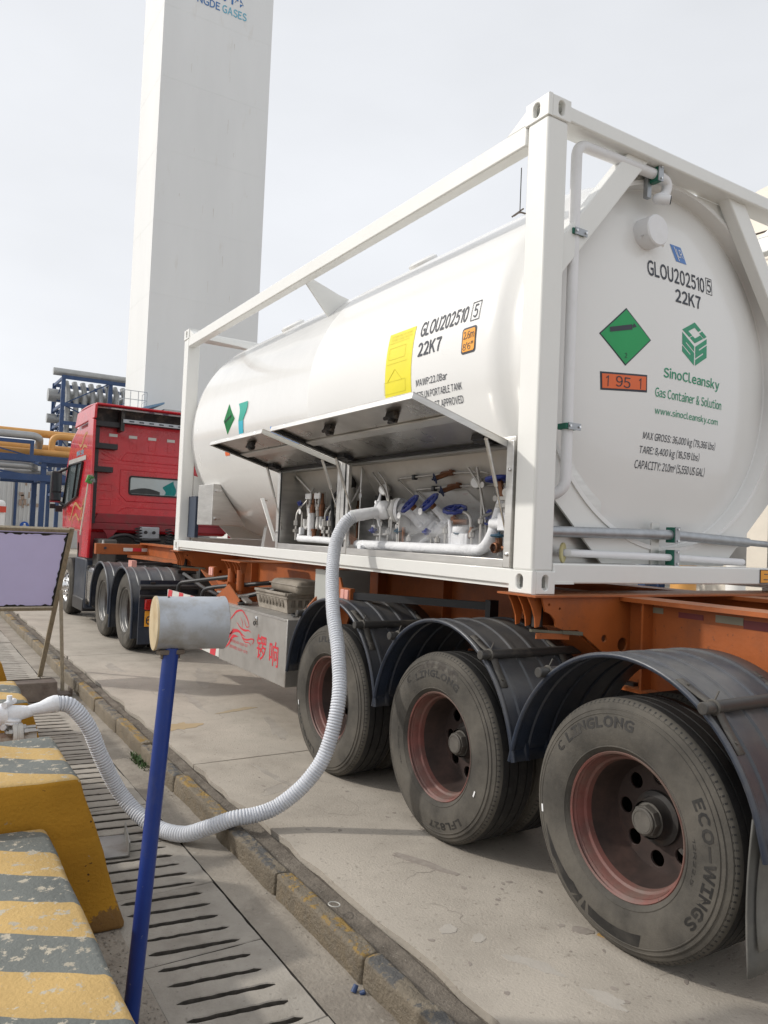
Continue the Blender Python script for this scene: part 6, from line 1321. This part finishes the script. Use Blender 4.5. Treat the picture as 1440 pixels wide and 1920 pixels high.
b = MB(); b.box(6.4, 12, 37.2, 39.8, -.1, 7.6); b.build('wall', BLDG, LRF, smooth=0); b = MB(); b.prism([(7.6, 7.75), (8.5, 8.10), (8.5, 8.20), (7.5, 7.85)], lambda v: Vector((v.x, v.z, v.y)), 37.0, 39.9); b.build('roof_edge', flat('light_blue_trim', (.16, .28, .42)), LRF, smooth=0); b = MB(); b.box(8.5, 11.9, 37, 39.9, 7.62, 7.85); b.build('roof', GPIPE, LRF)
def rack(name, label, x0, x1, y0, y1, cols, beams, m=BLUES, w=.16, diag=True):
    t = thing(name, label, 'pipe rack', ((x0+x1)/2, (y0+y1)/2, -.1)); zt = max(beams)
    for y in (y0, y1):
        for x in cols: MB().box(x-w/2, x+w/2, y-w/2, y+w/2, -.1, zt+.1).build('column', m, t)
        for z in beams: MB().box(x0, x1, y-.06-.09, y-.09, z-.12, z+.12).build('beam', m, t)
    for x in cols:
        for z in beams: MB().box(x-.05, x+.05, y0+w/2, y1-w/2, z-.09, z+.09).build('cross_beam', m, t)
    if diag:
        zs = sorted(beams)
        for (xa, xb) in zip(cols, cols[1:]):
            for k, (za, zb) in enumerate(zip(zs, zs[1:])): MB().bar((xa, y0, za if k % 2 else zb), (xb, y0, zb if k % 2 else za), .07, .07).build('brace', m, t)
        for k, (za, zb) in enumerate(zip(zs, zs[1:])):
            MB().bar((cols[0], y0, zb), (cols[0], y1, za), .06, .06).build('brace', m, t)
    return t
R2 = rack('pipe_rack', 'tall blue steel rack full of silver pipes left of the tower', 5.2, 13, 48, 51.5, [5.28, 8.1, 11], [10.75, 9.05, 7.9, 6.9, 3.5], w=.22)
def bgpipe(t, pts, r, m, rad=.4, name='pipe'): return MB().tube(elbow(pts, rad, 6), r, 16).build(name, m, t, smooth=60)
bgpipe(R2, [(4.72, 48.4, 11.12), (14, 48.4, 11.12)], .24, GPIPE); bgpipe(R2, [(4.70, 50, 9.85), (14, 50, 9.85)], .42, GPIPE); bgpipe(R2, [(4.70, 50, 8.35), (14, 50, 8.35)], .30, GPIPE)
for z in (9.5, 8.7, 7.5): MB().box(5.2, 13, 49.7, 49.8, z-.06, z+.06).build('beam', BLUES, R2)
for k in range(9):
    x = 5.75+.5*k; bgpipe(R2, [(x, 49.0, 4), (x, 49.0, 10.0), (x-.12, 49.3, 10.7)], .17, GPIPE); bgpipe(R2, [(x+.3, 50.6, 4), (x+.3, 50.6, 10.3)], .13, GPIPE)
R1 = rack('pipe_rack', 'low blue pipe bridge carrying amber and grey pipes across the yard', -14, 7, 28, 30.2, [-8, -4, 1.62, 6], [4.02, 3.32], w=.18)
bgpipe(R1, [(-14, 29.6, 5.13), (8, 29.6, 5.13)], .15, YPIPE); bgpipe(R1, [(-14, 28.4, 4.30), (8, 28.4, 4.30)], .12, YPIPE); bgpipe(R1, [(-14, 29.2, 4.52), (8, 29.2, 4.52)], .16, YPIPE)
bgpipe(R1, [(1.95, 28.6, 4.35), (1.95, 28.6, 4.98), (6, 28.6, 4.98)], .12, YPIPE, .3)
bgpipe(R1, [(-14, 28.0, 4.86), (1.45, 28.0, 4.86), (1.50, 28.9, 4.40)], .14, GPIPE, .35); bgpipe(R1, [(-14, 28.1, 3.74), (1.30, 28.1, 3.74), (1.5, 29.5, 3.74)], .14, GPIPE, .35); bgpipe(R1, [(.4, 29, 3.55), (8, 29, 3.55)], .10, GPIPE)
MB().box(-14, 1.25, 27.9, 28.02, 4.55, 4.68).build('beam', BLUES, R1); MB().box(1.12, 1.24, 27.88, 28.0, 4.1, 4.68).build('post', BLUES, R1); MB().bar((-1.2, 27.95, 4.6), (1.1, 27.95, 4.1), .05, .05).build('brace', BLUES, R1); MB().bar((.9, 27.9, 4.0), (2.6, 27.9, 3.35), .05, .05).build('brace', BLUES, R1)
WB = thing('workshop', 'pale corrugated workshop wall with blue columns behind the pipe bridge', 'building', (-3, 37, 0))
b = MB(); b.box(-14, 2.65, 36, 44, -.1, 5.0); WBW = b.build('wall', BLDG, WB, smooth=0)
for k in range(64): x = -9+k*.18; MB().box(x, x+.06, 35.96, 35.998, .0, 4.9).build('cladding_rib', BLDG, WBW)
for x in (1.62, -3.0): MB().box(x-.06, x+.06, 35.90, 35.955, 0, 4.9).build('corner_column', BLUES, WBW)
for k in range(5): x = .55+k*.23-1.0; MB().box(x, x+.13, 35.94, 35.957, 2.35, 3.0).build('window', GLASS, WBW)
rr = random.Random(9)
for k in range(14): x, z = rr.uniform(1.75, 2.6), rr.uniform(2.3, 3.6); MB().box(x, x+rr.uniform(.05, .2), 35.935, 35.95, z, z+rr.uniform(.05, .3)).build('rust_patch', flat('rust_patch', (.36, .27, .21)) if k == 0 else MATS['rust_patch'], WBW)
b = MB(); b.cyl((2.05, 35.90, 1.48), (2.05, 35.93, 1.48), .20, 24); SGN = tag(b.build('round_sign', flat('blue_sign', (.02, .10, .42)), None), 'round blue mandatory sign on the workshop wall', 'sign')
b = MB(); b.sphere((2.05, 35.885, 1.56), .05, 10); b.obox((2.05, 35.885, 1.45), (.14, .01, .10)); b.build('symbol', WHITEP, SGN)
WH = thing('white_hall', 'plain white hall wall seen between the cab mirror and the pipe bridge', 'building', (7, 52, 0)); b = MB(); b.box(3.6, 16, 53, 60, -.1, 6.4); b.build('wall', BLDGW, WH, smooth=0)
LO = thing('parked_lorry', 'white lorry with red stripe just showing at the left edge under the pipe bridge', 'lorry', (-1.2, 27, 0))
b = MB(); b.box(-2.3, .12, 24.9, 27.0, .7, 2.35); b.build('cab', BLDGW, LO, bevel=.12, seg=3); MB().box(-2.31, .13, 24.87, 24.895, 1.95, 2.15).build('stripe', flat('red_band', (.55, .06, .03)), LO); MB().box(-2.0, -.15, 24.87, 24.894, 1.2, 1.85).build('windscreen', GLASS, LO); MB().box(-2.28, .10, 24.85, 25.3, .35, .68).build('bumper', DARKM, LO); MB().box(-2.3, .1, 27.1, 32, .9, 3.2).build('load_body', BLDGW, LO)
for x in (-2.1, -.1):
    for y in (25.9, 30): MB().cyl((x-.14, y, .40), (x+.14, y, .40), .5, 20).build('wheel', TYRED, LO)
# plant to the right of the trailer
ST = thing('storage_tank', 'cream upright storage tank showing past the right side of the container', 'storage tank', (21.6, 10, 0))
b = MB(); b.lathe([(4.2, -.1), (4.2, 10.6), (4.0, 11.6), (3.2, 12.9), (1.6, 13.8), (.01, 14.1)], (22.3, 10.2, 0), (0, 0, 1), 48); b.build('shell', CREAM, ST, smooth=40)
b = MB(); b.lathe([(4.25, 9.6), (4.9, 9.6), (4.9, 9.72), (4.25, 9.72)], (22.3, 10.2, 0), (0, 0, 1), 48, closed=True); b.build('walkway', CREAM, ST)
b = MB(); b.lathe([(4.9, 10.7), (4.93, 10.73), (4.9, 10.76)], (22.3, 10.2, 0), (0, 0, 1), 48); [b.cyl((22.3+4.9*cos(2*pi*k/36), 10.2+4.9*sin(2*pi*k/36), 9.7), (22.3+4.9*cos(2*pi*k/36), 10.2+4.9*sin(2*pi*k/36), 10.7), .02, 5) for k in range(36)]; b.build('handrail', RUSTST, ST)
RK = rack('pipe_rack', 'blue steel process frame glimpsed under and beside the right end of the container', 9.5, 24, 14.5, 17, [10.2, 12.4, 14.6, 17, 19.4, 21.8], [.9, 1.9, 2.9, 3.9], w=.34)
for z, m_ in ((1.35, PIPEW), (2.3, GPIPE), (3.2, PIPEW)): bgpipe(RK, [(8, 15.4, z), (26, 15.4, z)], .16, m_)
WC = thing('white_column', 'white pipe column standing right of the container end', 'column', (10.1, 5.4, 0)); b = MB(); b.cyl((9.95, 5.4, -.1), (9.95, 5.4, 2.75), .165, 24); b.lathe([(.165, 2.75), (.24, 2.75), (.24, 2.80), (.001, 2.82)], (9.95, 5.4, 0), (0, 0, 1), 24); b.build('shaft', BLDGW, WC, smooth=40); MB().box(9.65, 10.25, 5.1, 5.7, -.1, .0).build('plinth', GALV, WC)
for k, (x, y, r_) in enumerate(((13.35, 9.0, .30), (12.35, 7.0, .09))): b = MB(); b.cyl((x, y, -.1), (x, y, 2.3), r_, 20); b.lathe([(r_, 2.3), (r_+.06, 2.3), (r_+.06, 2.36), (.001, 2.38)], (x, y, 0), (0, 0, 1), 20); tag(b.build('amber_column', YPIPE, None, smooth=40), ('thick amber pipe column seen under the container', 'slim amber pipe column right of the tank end')[k], 'column')
MB_ = MB().box(7, 30, 22, 24, -.1, 3.4).build('plant_wall', BLDGW, None, smooth=0); tag(MB_, 'white plant wall in the distance behind the blue process frame', 'wall')
for k, (x, y) in enumerate(((9.6, 11.0), (11.4, 11.0))): b = MB(); b.cyl((x, y, -.1), (x, y, 1.9), .26, 20); b.lathe([(.26, 1.9), (.2, 2.05), (.01, 2.1)], (x, y, 0), (0, 0, 1), 20); tag(b.build('blue_vessel', flat('blue_vessel', (.02, .06, .28)) if k == 0 else MATS['blue_vessel'], None, smooth=40), ('blue upright vessel seen left under the container beam', 'blue upright vessel nearer the amber column')[k], 'vessel', 'blue vessels under the container')

# ================================================================== COLD VAPOUR
VM = bpy.data.materials.new('cold_vapour'); VM.use_nodes = True; N = VM.node_tree.nodes; L = VM.node_tree.links
for n in list(N):
    if n.type != 'OUTPUT_MATERIAL': N.remove(n)
vo = [n for n in N if n.type == 'OUTPUT_MATERIAL'][0]; pv = N.new('ShaderNodeVolumePrincipled'); pv.inputs['Color'].default_value = (.95, .96, .98, 1); L.new(pv.outputs[0], vo.inputs['Volume'])
tc = N.new('ShaderNodeTexCoord'); nz = N.new('ShaderNodeTexNoise'); nz.inputs['Scale'].default_value = 5.5; nz.inputs['Detail'].default_value = 4; nz.inputs['Distortion'].default_value = .8
mp = N.new('ShaderNodeMapping'); mp.inputs['Scale'].default_value = (1, .8, 1.7); L.new(tc.outputs['Object'], mp.inputs[0]); L.new(mp.outputs[0], nz.inputs['Vector'])
def vr(src, a, b, c, d):
    r = N.new('ShaderNodeMapRange'); r.inputs[1].default_value = a; r.inputs[2].default_value = b; r.inputs[3].default_value = c; r.inputs[4].default_value = d; L.new(src, r.inputs[0]); return r.outputs[0]
def vm(a, b):
    r = N.new('ShaderNodeMath'); r.operation = 'MULTIPLY'; L.new(a, r.inputs[0]); L.new(b, r.inputs[1]); return r.outputs[0]
sx = N.new('ShaderNodeSeparateXYZ'); L.new(tc.outputs['Object'], sx.inputs[0])
ed = vm(vm(vr(sx.outputs['Y'], .28, .55, 0, 1), vr(sx.outputs['Y'], 1.90, 1.6, 0, 1)), vm(vr(sx.outputs['X'], .04, .12, 0, 1), vr(sx.outputs['Z'], 1.86, 1.66, 0, 1)))
L.new(vm(vr(nz.outputs['Fac'], .43, .66, 0, 11.0), ed), pv.inputs['Density'])
vb = MB().box(.038, .60, .24, 1.92, CZ0+.016, 1.88).build('vapour', VM, None, smooth=0); setting(vb, 'stuff')
